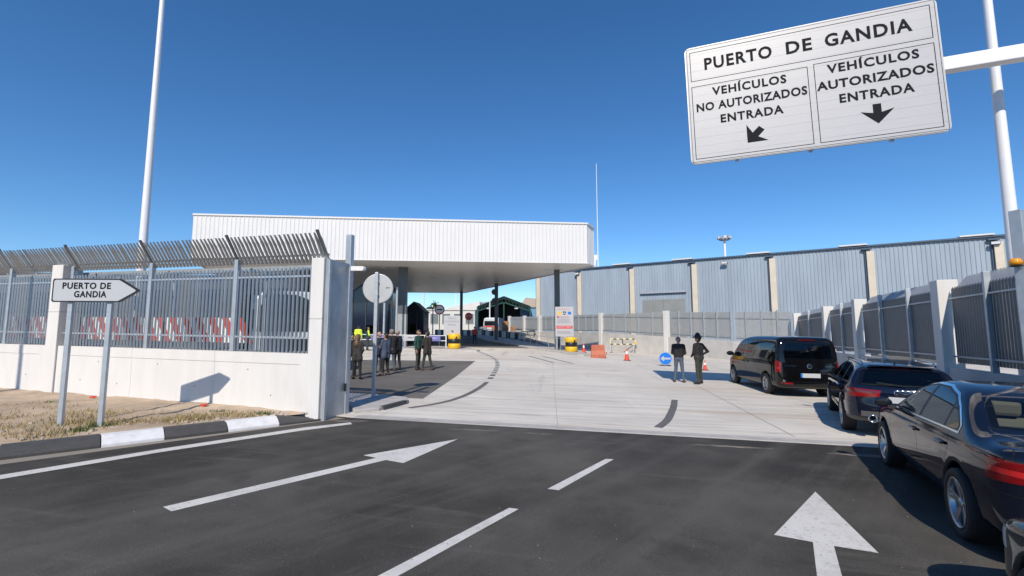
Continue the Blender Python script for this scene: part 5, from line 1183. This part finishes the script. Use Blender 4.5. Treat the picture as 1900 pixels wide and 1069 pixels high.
    for sg in (1, -1):
        rbox((-.13, sg*(hp.y+.018), .875), (.20, .035, .032), 'door_handle', paint, root, .012); rbox((-1.08, sg*(hr.y+.014), .895), (.20, .035, .032), 'door_handle', paint, root, .012)
        mirror(root, .86, sg*.92, 1.06, sg, paint, .85)
        b = MB(); b.tube([(.05, sg*.60, 1.44), (-.05, sg*.60, 1.505), (-1.6, sg*.58, 1.50), (-1.85, sg*.57, 1.47), (-1.92, sg*.57, 1.43)], .017, 8); b.build('roof_rail', 'chrome', root)
        b = MB(); b.lathe([(.075, -.03), (.075, .06), (.058, .06), (.052, -.03)], 20, (-2.46, sg*.52, .42), 'x', M=Matrix.Rotation(math.pi, 3, 'Z')); b.build('tailpipe', 'chrome', root)
        b = MB(); b.bx(.9, -1.0, sg*.925-.01, sg*.925+.012, .43, .452); b.build('side_strip', 'chrome', root)
    b = MB(); b.bar((-2.47, -.7, .50), (-2.47, .7, .50), .02, .10); b.build('diffuser', 'car_cladding', root)
    seats(root, (.2,), (-.75,), .55, .39, 'seat_dark'); rbox((1.0, 0, .9), (.5, 1.35, .18), 'dashboard', 'seat_dark', root, .06); rbox((-1.75, 0, 1.0), (.9, 1.25, .04), 'luggage_cover', 'seat_beige', root, .02)
    rbox((0, 0, .36), (4.0, 1.35, .06), 'floor', 'seat_dark', root, .0)
    rings_badge(root, (em.x-.008, 0, .925), .055)
    b = MB(); b.box((pl.x-.012, 0, .79), (.012, .52, .115)); b.build('plate', 'sign_white2', root)
    w1 = cb  # rear wiper
    b = MB(); b.bar((-2.41, -.02, 1.055), (-2.37, .42, 1.10), .02, .02); b.build('wiper', 'black', root); rbox((-2.06, 0, 1.418), (.22, 1.0, .02), 'spoiler', paint, root, .008)
    fin(root, (-1.55, 0, 1.455), paint); rbox((-2.10, 0, 1.385), (.02, .26, .015), 'brake_light', 'tail_red', root, .004)
    return root
def van(label, loc, rz, paint, scale):
    root = thing('passenger_van', label, 'van', loc, rot=ground_rot(rz)); root.scale = (scale,)*3
    sil = [(2.35, .26), (2.48, .42), (2.50, .62), (2.44, .85), (2.25, 1.0), (1.80, 1.13), (1.35, 1.43), (.92, 1.72), (.55, 1.85), (0, 1.905), (-1.0, 1.92), (-1.9, 1.905), (-2.25, 1.88), (-2.40, 1.80), (-2.50, 1.5), (-2.56, 1.2), (-2.59, .95), (-2.63, .70), (-2.64, .50), (-2.55, .32), (-2.2, .25), (0, .22), (1.6, .22)]
    plan = [(2.50, 0), (2.44, .5), (2.28, .78), (1.9, .93), (1.3, .96), (0, .965), (-1.5, .962), (-2.3, .935), (-2.52, .85), (-2.61, .6), (-2.64, 0)]
    sect = [(.05, .83), (.25, .90), (.45, .945), (.7, .962), (.95, .96), (1.1, .945), (1.2, .925), (1.4, .895), (1.6, .86), (1.75, .82), (1.85, .77), (2.05, .62)]
    cb = CarBody(sil, plan, sect, (1.60, -1.60), .40, .965, crease=(.98, .010, .035, .0), wheel_r=.34, ksil=.13, kside=.12)
    X = lambda x, s_: (Vector((x, 0, 0)), Vector((s_, 0, 0)), True); Xn = lambda x, s_: (Vector((x, 0, 0)), Vector((s_, 0, 0)), False)
    fd = [(1.28, .34), (1.62, .75), (1.60, 1.12), (1.05, 1.60), (.78, 1.74), (.22, 1.78), (.22, .33)]; sd = [(.20, .33), (.20, 1.78), (-1.02, 1.78), (-1.02, .62), (-1.15, .45), (-1.1, .33)]
    for p in (fd, sd): cb.side('door_seam', offset_poly(p, .008))
    cb.side('front_door', fd); cb.side('sliding_door', sd)
    cb.side('window_surround', [(1.50, 1.13), (1.02, 1.55), (.80, 1.68), (.3, 1.735), (-2.1, 1.725), (-2.2, 1.65), (-2.26, 1.20), (-2.2, 1.15)])
    cb.side('front_window', [(1.36, 1.165), (1.0, 1.50), (.78, 1.635), (.30, 1.69), (.30, 1.15)]); cb.side('side_window', [(.16, 1.17), (.16, 1.70), (-.96, 1.70), (-.96, 1.18)]); cb.side('quarter_window', [(-1.08, 1.18), (-1.08, 1.70), (-2.0, 1.69), (-2.10, 1.62), (-2.14, 1.20)])
    tg = [(-.74, .50), (.74, .50), (.80, .70), (.82, 1.2), (.74, 1.74), (.6, 1.83), (-.6, 1.83), (-.74, 1.74), (-.82, 1.2), (-.80, .70)]
    cb.cut('tailgate_seam', half_spaces(offset_poly(tg, .007), 'rear')+[Xn(-2.1, 1)]); cb.cut('tailgate', half_spaces(tg, 'rear')+[Xn(-2.1, 1)])
    rw = [(-.74, 1.17), (.74, 1.17), (.75, 1.25), (.69, 1.66), (.60, 1.73), (-.60, 1.73), (-.69, 1.66), (-.75, 1.25)]
    cb.cut('rear_window_surround', half_spaces(rw, 'rear')+[Xn(-2.1, 1)]); cb.cut('rear_window', half_spaces(offset_poly(rw, -.05), 'rear')+[Xn(-2.1, 1)])
    cb.cut('windscreen', half_spaces([(-.80, 1.17), (.80, 1.17), (.68, 1.72), (-.68, 1.72)], 'rear')+[Xn(.7, -1)])
    for sg in (1, -1):
        k = '#L' if sg > 0 else '#R'
        cb.cut('tail_light'+k, half_spaces([(sg*.815, .78), (sg*1.0, .78), (sg*1.0, 1.15), (sg*.90, 1.15), (sg*.80, 1.08)], 'rear')+[X(-2.36, 1)])
        cb.cut('tail_lamp'+k, half_spaces([(sg*.86, .87), (sg*.94, .87), (sg*.94, .94), (sg*.86, .94)], 'rear')+[X(-2.45, 1)])
        cb.cut('reflector'+k, half_spaces([(sg*.50, .42), (sg*.82, .42), (sg*.82, .47), (sg*.50, .47)], 'rear')+[Xn(-2.3, 1)])
    em = cb.surf((-3, 0, .98), (1, 0, 0)); pl = cb.surf((-3, 0, .72), (1, 0, 0)); hp = cb.surf((.4, 1.3, .95), (0, -1, 0)); bl = cb.surf((-3, 0, 1.78), (1, 0, 0)); hdl = cb.surf((-3, 0, 1.1), (1, 0, 0))
    cb.emit(root, {'body': paint, 'door_seam': 'seam', 'tailgate_seam': 'seam', 'window_surround': 'car_black', 'front_window': 'glass', 'side_window': 'glass', 'quarter_window': 'glass_dark', 'rear_window_surround': 'car_black', 'rear_window': 'glass', 'windscreen': 'glass', 'tail_light': 'tail_red', 'tail_lamp': 'tail_red_bright', 'reflector': 'tail_red'}, {'tail_light': .006, 'tail_lamp': .008})
    for x in (1.60, -1.60):
        for sg in (1, -1): make_wheel(root, x, sg*.83, .34, .22, sg, 7, False, .225)
    for sg in (1, -1):
        rbox((.42, sg*(hp.y+.015), .97), (.24, .04, .04), 'door_handle', paint, root, .014); rbox((.02, sg*(hp.y+.015), .97), (.24, .04, .04), 'door_handle', paint, root, .014)
        mirror(root, 1.42, sg*.94, 1.20, sg, paint, 1.05)
    seats(root, (.75, -.15), (-1.25,), .72, .46, 'seat_dark', .56); rbox((1.45, 0, 1.05), (.5, 1.5, .2), 'dashboard', 'seat_dark', root, .06); rbox((-.1, 0, .42), (4.2, 1.5, .06), 'floor', 'seat_dark', root, 0)
    star_badge(root, (em.x-.012, -.0, .985), .075)
    b = MB(); b.box((pl.x-.014, 0, .70), (.012, .56, .13)); pt = b.build('plate', 'sign_white2', root); b = MB(); b.box((pl.x-.021, .255, .70), (.004, .05, .125)); b.build('plate_band', 'sign_blue', pt)
    rbox((hdl.x-.01, .55, .985), (.012, .34, .012), 'chrome_strip', 'chrome', root, .003); rbox((hdl.x-.01, -.58, .985), (.012, .26, .012), 'lettering_strip', 'chrome', root, .003)
    rbox((bl.x-.005, 0, 1.785), (.05, .46, .04), 'brake_light', 'tail_dark', root, .006)
    b = MB(); b.bar((-2.545, -.05, 1.19), (-2.52, .52, 1.215), .02, .02); b.build('wiper', 'black', root)
    for sg in (1, -1): b = MB(); b.sphere((-2.66, sg*.78, .53), (.01, .04, .03), 10, 6); b.build('parking_sensor', 'chrome', root)
    return root
sedan('black saloon car with chrome window trim nearest on the right, red tail light', ground_at(5.58, 5.25), R(62.3), 'car_navy2', .965)
estate('dark navy estate car with roof rails between the saloon and the van', ground_at(8.08, 10.14), R(59.8), 'car_navy', .93)
van('black passenger van with large rear window at the front of the car row', ground_at(9.25, 16.26), R(82), 'car_black', .965)
sedan('dark grey car of which only the front wheel arch shows at the bottom right corner', ground_at(3.33, 1.20), R(72), 'car_grey', .90)
# ================================================================== SMALL STREET OBJECTS
t = thing('arrow_sign', 'round blue sign with a white left arrow standing low on the concrete', 'sign', ground_at(8.98, 26.9), R(-8)); t.scale = (1.07,)*3
m = MB(); m.lathe([(.36, .0), (.37, .01), (.37, .03), (.36, .04)], 36, (0, 0, .40), 'y'); m.build('rim', 'sign_white', t)
m = MB(); m.lathe([(.325, -.006), (.325, -.001)], 36, (0, 0, .40), 'y'); m.build('face', 'sign_blue', t)
m = MB(); m.prism([(-.27, .40), (-.08, .56), (-.08, .45), (.26, .45), (.26, .35), (-.08, .35), (-.08, .24)], -.012, -.0065, 'xz'); m.build('arrow', 'sign_white', t)
m = MB(); m.bx(-.28, .28, -.05, .35, .0, .04); m.build('foot', 'black', t); m = MB(); m.bar((0, .03, .1), (0, .30, .03), .04, .03); m.build('strut', 'galv', t)
def cone(x, y, label, h=.75):
    t = thing('traffic_cone', label, 'cone', ground_at(x, y), 0, 'orange traffic cones'); k = h/.75
    m = MB(); m.bx(-.21*k, .21*k, -.21*k, .21*k, 0, .035); m.build('foot', 'black', t, bevel=.01)
    for z0, z1, mm in ((.036, .42, 'cone_orange'), (.421, .60, 'white_plastic'), (.601, .75, 'cone_orange')):
        r = lambda z: .165-.135*z/.75
        m = MB(); m.lathe([(r(z0)*k, z0*k), (r(z1)*k, z1*k)], 18); m.build('band', mm, t)
cone(7.77, 31.1, 'orange cone with white band in front of the striped trestle', .80)
cone(10.1, 24.1, 'orange cone half hidden behind the officer in the hat', .5)
cone(6.25, 40.0, 'small dark red cone right of the right crash drum', .8); cone(7.3, 39.5, 'small dark red cone behind the red plastic barrier', .8)
t = thing('plastic_barrier', 'faded red plastic road barrier block on the concrete', 'barrier', ground_at(6.19, 32.95), R(-6)); t.scale = (1.08,)*3
pr = [(-.52, -.0), (.50, 0), (.38, .85), (-.40, .85)]
m = MB(); vs = []
for (yy, zz) in ((-.26, 0), (-.24, .22), (-.13, .48), (-.10, .86), (.10, .86), (.13, .48), (.24, .22), (.26, 0)): vs += [(-.50+.06*zz, yy, zz), (.50-.14*zz, yy, zz)]
n = 8; m.add(vs, [(2*i, 2*i+1, 2*i+3, 2*i+2) for i in range(7)]+[tuple(range(0, 16, 2)), tuple(range(1, 16, 2))[::-1], (0, 14, 15, 1)]); m.build('shell', 'jersey_red', t, bevel=.03)
m = MB(); m.tube([(.5, -.05, .25), (.55, -.05, .3), (.52, -.05, .38)], .03, 8); m.build('coupling', 'jersey_red', t)
def trestle(x, y, rz, label, wd=1.75, h=1.05):
    t = thing('barrier_trestle', label, 'barrier', ground_at(x, y), rz, 'yellow and black trestle barriers')
    for k, zz in enumerate((h, h*.62)):
        for i in range(8):
            a, b = -wd/2+wd*i/8, -wd/2+wd*(i+1)/8
            m = MB(); m.tube([(a, 0, zz), (b, 0, zz)], .05, 8); m.build('tube_section', ('lemon', 'black')[(i+k) % 2], t)
    for xx in (-wd/2, wd/2, 0):
        m = MB(); m.tube([(xx, 0, h*.62), (xx, 0, h)], .045, 8); m.build('upright', 'lemon' if xx else 'black', t)
    for xx in (-wd/2+.05, wd/2-.1):
        for s_ in (-1, 1): m = MB(); m.tube([(xx, 0, h*.62), (xx+.1*s_, .35*s_, 0)], .03, 6); m.build('leg', 'galv', t)
    m = MB(); m.lathe([(.11, -.07), (.11, .07)], 14, (wd/2+.03, -.03, h*.72), 'y'); m.build('lamp', 'drum_yellow', t); m = MB(); m.bx(-wd/2-.1, -wd/2+.2, -.1, .1, 0, .08); m.build('weight', 'black', t)
trestle(10.7, 44.3, R(-14), 'yellow and black trestle barrier standing before the concrete wall', 2.35, 1.32); trestle(1.9, 55.0, R(-25), 'yellow and black trestle barrier far back beside the handrail', 1.8, 1.1)
# ================================================================== PEOPLE
def person(label, x, y, face, h=1.75, top='cloth_black', legs='cloth_black', shoes='shoe', hair='hair_dark', hairlong=False, arms='down', stance=.10, step=0.0, coat=False, sleeve=None, hat=None, vest=None, belt=None, bald=False, turn=0.0, lean=0.0, z=None, dz=0.0, woman=False, hat_m='black'):
    k = h/1.75; sh = .165 if woman else .19; B = []
    def V3(*a): return np.array(a)*k
    def bone(a, b, r0, r1, mt): B.append((V3(*a), V3(*b), r0*k, r1*k, mt))
    SL = sleeve or top
    for s_ in (-1, 1):
        hx = s_*.085; kx = s_*(.085+stance*.3); fx = s_*(.085+stance*.7); fy = s_*step
        bone((hx, 0, .92), (kx, .02+fy*.5, .50), .092, .062, legs); bone((kx, .02+fy*.5, .50), (fx, fy-.02, .10), .060, .044, legs); bone((fx, fy-.03, .09), (fx, fy-.02, .05), .048, .045, shoes)
        bone((fx, fy-.02, .045), (fx+s_*.02, fy+.15, .035), .042, .035, shoes)
    bone((-.07, 0, .93), (.07, 0, .93), .115, .115, legs); ly = lean
    for s_ in (-1, 1): bone((s_*.06, 0, 1.00), (s_*(.075 if woman else .09), ly*.7, 1.32), .105 if woman else .118, .105 if woman else .12, top)
    bone((-sh+.05, ly, 1.42), (sh-.05, ly, 1.42), .075, .075, top)
    if coat:
        for s_ in (-1, 1): bone((s_*.07, -.0, 1.0), (s_*.10, -.005, .80), .118, .122, top)
    bone((0, ly, 1.44), (0, ly+.015, 1.54), .055, .05, 'skin')
    ct, st = math.cos(turn), math.sin(turn)
    def hd(dx, dy, dz_): return (dx*ct-dy*st, ly+.02+dx*st+dy*ct, dz_)
    bone(hd(0, -.015, 1.655), hd(0, .02, 1.61), .090, .075, 'skin'); bone(hd(0, .03, 1.60), hd(0, .045, 1.575), .060, .045, 'skin'); bone(hd(0, .095, 1.635), hd(0, .112, 1.615), .012, .014, 'skin')
    for s_ in (-1, 1): bone(hd(s_*.083, 0, 1.645), hd(s_*.086, -.005, 1.615), .014, .012, 'skin')
    if not bald:
        bone(hd(0, -.04, 1.68), hd(0, .025, 1.695), .088, .072, hair); bone(hd(0, -.055, 1.66), hd(0, -.05, 1.60), .075, .06, hair)
    else:
        bone(hd(0, -.06, 1.64), hd(0, -.055, 1.60), .072, .06, hair); bone(hd(-.065, -.02, 1.65), hd(-.065, -.03, 1.62), .03, .03, hair); bone(hd(.065, -.02, 1.65), hd(.065, -.03, 1.62), .03, .03, hair)
    if hairlong: bone(hd(0, -.07, 1.62), hd(0, -.115, 1.36), .085, .085, hair); bone(hd(0, -.11, 1.40), hd(0, -.12, 1.30), .09, .05, hair)
    hands = []
    for i, s_ in enumerate((-1, 1)):
        A_ = arms if isinstance(arms, str) else arms[i]; S_ = (s_*sh, ly, 1.42)
        if A_ == 'down': E_ = (s_*(sh+.055), -.02, 1.13); W_ = (s_*(sh+.06), .06, .87)
        elif A_ == 'hips': E_ = (s_*(sh+.22), -.08, 1.18); W_ = (s_*(sh+.02), .08, 1.02)
        elif A_ == 'fold': E_ = (s_*(sh+.06), .06, 1.14); W_ = (-s_*.06, .20, 1.18)
        elif A_ == 'front': E_ = (s_*(sh+.05), .04, 1.13); W_ = (s_*.07, .24, 1.02)
        elif A_ == 'pocket': E_ = (s_*(sh+.09), -.05, 1.14); W_ = (s_*(sh+.0), .05, .93)
        bone(S_, E_, .058 if woman else .066, .048, SL); bone(E_, W_, .046, .034, SL)
        d = np.array(W_)-np.array(E_); d = d/np.linalg.norm(d); pc = np.array(W_)+d*.06; bone(W_, tuple(pc), .034, .036, 'skin'); hands.append((np.array(W_), d, s_))
    if hat == 'wide':
        bone(hd(0, -.01, 1.73), hd(0, 0, 1.79), .092, .088, hat_m); bone(hd(-.02, 0, 1.715), hd(.02, 0, 1.715), .105, .105, hat_m)
    if belt: bone((-.09, 0, .985), (.09, 0, .985), .125, .125, belt)
    if vest:
        for s_ in (-1, 1): bone((s_*.07, 0, 1.06), (s_*.095, ly*.7, 1.34), .125, .128, vest)
    P = np.array([p for b in B for p in (b[0], b[1])]); lo = P.min(0)-.16*k; hi = P.max(0)+.16*k; hh = .017
    xs, ys, zs = [np.arange(lo[i], hi[i], hh) for i in range(3)]; X, Y, Z = np.meshgrid(xs, ys, zs, indexing='ij'); Q = np.stack([X, Y, Z], -1); F = None
    def dist(Q, b):
        a, c, r0, r1, _ = b; e = c-a; w_ = Q-a; tt = np.clip((w_ @ e)/(e @ e+1e-9), 0, 1); return np.linalg.norm(w_-tt[..., None]*e, axis=-1)-(r0+(r1-r0)*tt)
    for b in B:
        d = dist(Q, b); F = d if F is None else smin(F, d, .028*k)
    F = np.where(Z < .004, np.maximum(F, .004-Z), F)
    # cloth folds
    F = F+.004*np.sin(Z*38+X*17)*np.sin(Z*21-Y*26)*(Z < 1.45*k)
    Vv, Fq = surface_nets(F, lo, hh); cen = Vv[Fq].mean(1); Dm = np.stack([dist(cen, b) for b in B], -1); ix = Dm.argmin(1)
    names = sorted(set(b[4] for b in B)); vs = Vv.tolist(); fs = [list(q) for q in Fq]; mi = [names.index(B[i][4]) for i in ix]
    tb = MB()                                    # fingers: four and a thumb on each hand
    for Wp, d, s_ in hands:
        d = Vector(d); base = (Vector(Wp)+d*.07)*k; sd = d.cross(Vector((1, 0, 0) if abs(d.x) < .8 else (0, 1, 0))).normalized(); nn = d.cross(sd)
        for q in range(4):
            o_ = base+sd*(q-1.5)*.017*k+d*.015*k; L = (.075, .085, .08, .062)[q]*k; tb.tube([o_, o_+d*L*.5+nn*.006*k, o_+d*L*.85+nn*.022*k], [.0088*k, .008*k, .006*k], 6)
        o_ = base-d*.035*k-sd*.026*k; tb.tube([o_, o_+d*.03*k-sd*.02*k, o_+d*.06*k-sd*.022*k+nn*.01*k], [.010*k, .009*k, .007*k], 6)
    for s_ in (-1, 1):                            # eyes and mouth
        tb.sphere(tuple(c*k for c in hd(s_*.032, .088, 1.645)), .010*k, 8, 6)
    nv = len(vs); vs += tb.v; fs += [[i+nv for i in f] for f in tb.f]; sk = names.index('skin'); mi += [sk]*(len(tb.f)-2*(8*6))+[sk]*(2*48)
    if 'text_dark' not in names: names.append('text_dark')
    ne = sum(1 for _ in range(2))*48; mi[-ne:] = [len(names)-1]*ne
    me = bpy.data.meshes.new('person'); me.from_pydata(vs, [], fs)
    for nme in names: me.materials.append(MATS[nme])
    me.polygons.foreach_set('material_index', mi); me.polygons.foreach_set('use_smooth', [True]*len(fs)); me.update()
    bm = bmesh.new(); bm.from_mesh(me); bmesh.ops.recalc_face_normals(bm, faces=bm.faces); bm.to_mesh(me); bm.free()
    t = bpy.data.objects.new('person', me); COL.objects.link(t); t.location = ground_at(x, y, dz); t.rotation_euler.z = R(face)-math.pi/2
    tag(t, label, 'person')
    if hat == 'wide':
        m = MB(); m.lathe([(.0, 1.70), (.16, 1.695), (.175, 1.71), (.16, 1.725), (.0, 1.73)], 20, (0, .02, 0)); o = m.build('hat_brim', hat_m, t); o.scale = (k, k*1.1, k)
    return t
# facing angles: 90 looks away from the camera, -90 towards it
person('woman with long brown hair in dark jacket and trousers beside the steel gate plate', -5.82, 17.3, 80, 1.68, 'cloth_charcoal', 'cloth_black', 'shoe', 'hair_brown', True, 'front', coat=True, woman=True)
person('person with dark hair mostly hidden behind the long-haired woman', -6.35, 18.2, -60, 1.72, 'cloth_black', 'cloth_black', 'shoe', 'hair_dark', False, 'down', woman=True)
person('man in blue-grey suit with folded arms behind the round sign post', -5.20, 18.9, 150, 1.72, 'cloth_blue', 'cloth_black', 'shoe_brown', 'hair_dark', False, 'fold', coat=True)
person('balding man in navy suit facing the suited group, partly behind the post', -5.86, 20.2, -30, 1.76, 'cloth_navy', 'cloth_navy', 'shoe', 'hair_grey', False, 'down', bald=True, coat=True)
person('tall grey-haired man in black jacket and jeans in the suited group', -5.42, 20.6, 120, 1.86, 'cloth_black', 'denim', 'shoe_brown', 'hair_grey', False, 'front', coat=True, turn=.4)
person('man with pale blue shirt sleeve and dark vest at the right of the suited group', -5.22, 20.9, 140, 1.83, 'cloth_black', 'cloth_black', 'shoe', 'hair_grey', False, 'down', sleeve='shirt_blue', bald=True)
person('officer in green pullover with a hand on the hip', -4.38, 21.4, -20, 1.84, 'cloth_green', 'cloth_olive', 'shoe', 'hair_dark', False, ('hips', 'down'), stance=.14, step=.06)
person('man in dark brown suit talking to the officer in green', -3.90, 21.15, 140, 1.78, 'cloth_brown', 'cloth_olive', 'shoe_brown', 'hair_dark', False, 'front', coat=True, stance=.16, step=-.10)
person('man in black shirt and jeans standing left of the officer in the hat', 6.47, 17.85, 60, 1.74, 'cloth_black', 'denim', 'shoe_brown', 'hair_grey', False, 'front', stance=.12)
person('officer in dark uniform with hat and a hand on the hip beside the van', 7.05, 17.35, 120, 1.80, 'cloth_black', 'cloth_olive', 'shoe', 'hair_dark', False, ('front', 'hips'), stance=.10, hat='wide', belt='cloth_charcoal', step=.06)
person('worker in a bright yellow hi-vis vest in front of the large booth', -11.5, 34.2, 100, 1.78, 'hivis', 'cloth_navy', 'shoe', 'hair_dark', False, 'down', vest='hivis', dz=.1)
person('worker with dark jacket and yellow sleeves right of the hi-vis worker', -10.9, 34.6, 30, 1.76, 'cloth_green', 'cloth_navy', 'shoe', 'hair_dark', False, 'front', sleeve='hivis', dz=.05)
person('distant person in dark red near the STOP sign', -3.75, 46.0, 90, 1.72, 'sign_red', 'cloth_black', 'shoe', 'hair_dark', False, 'down')
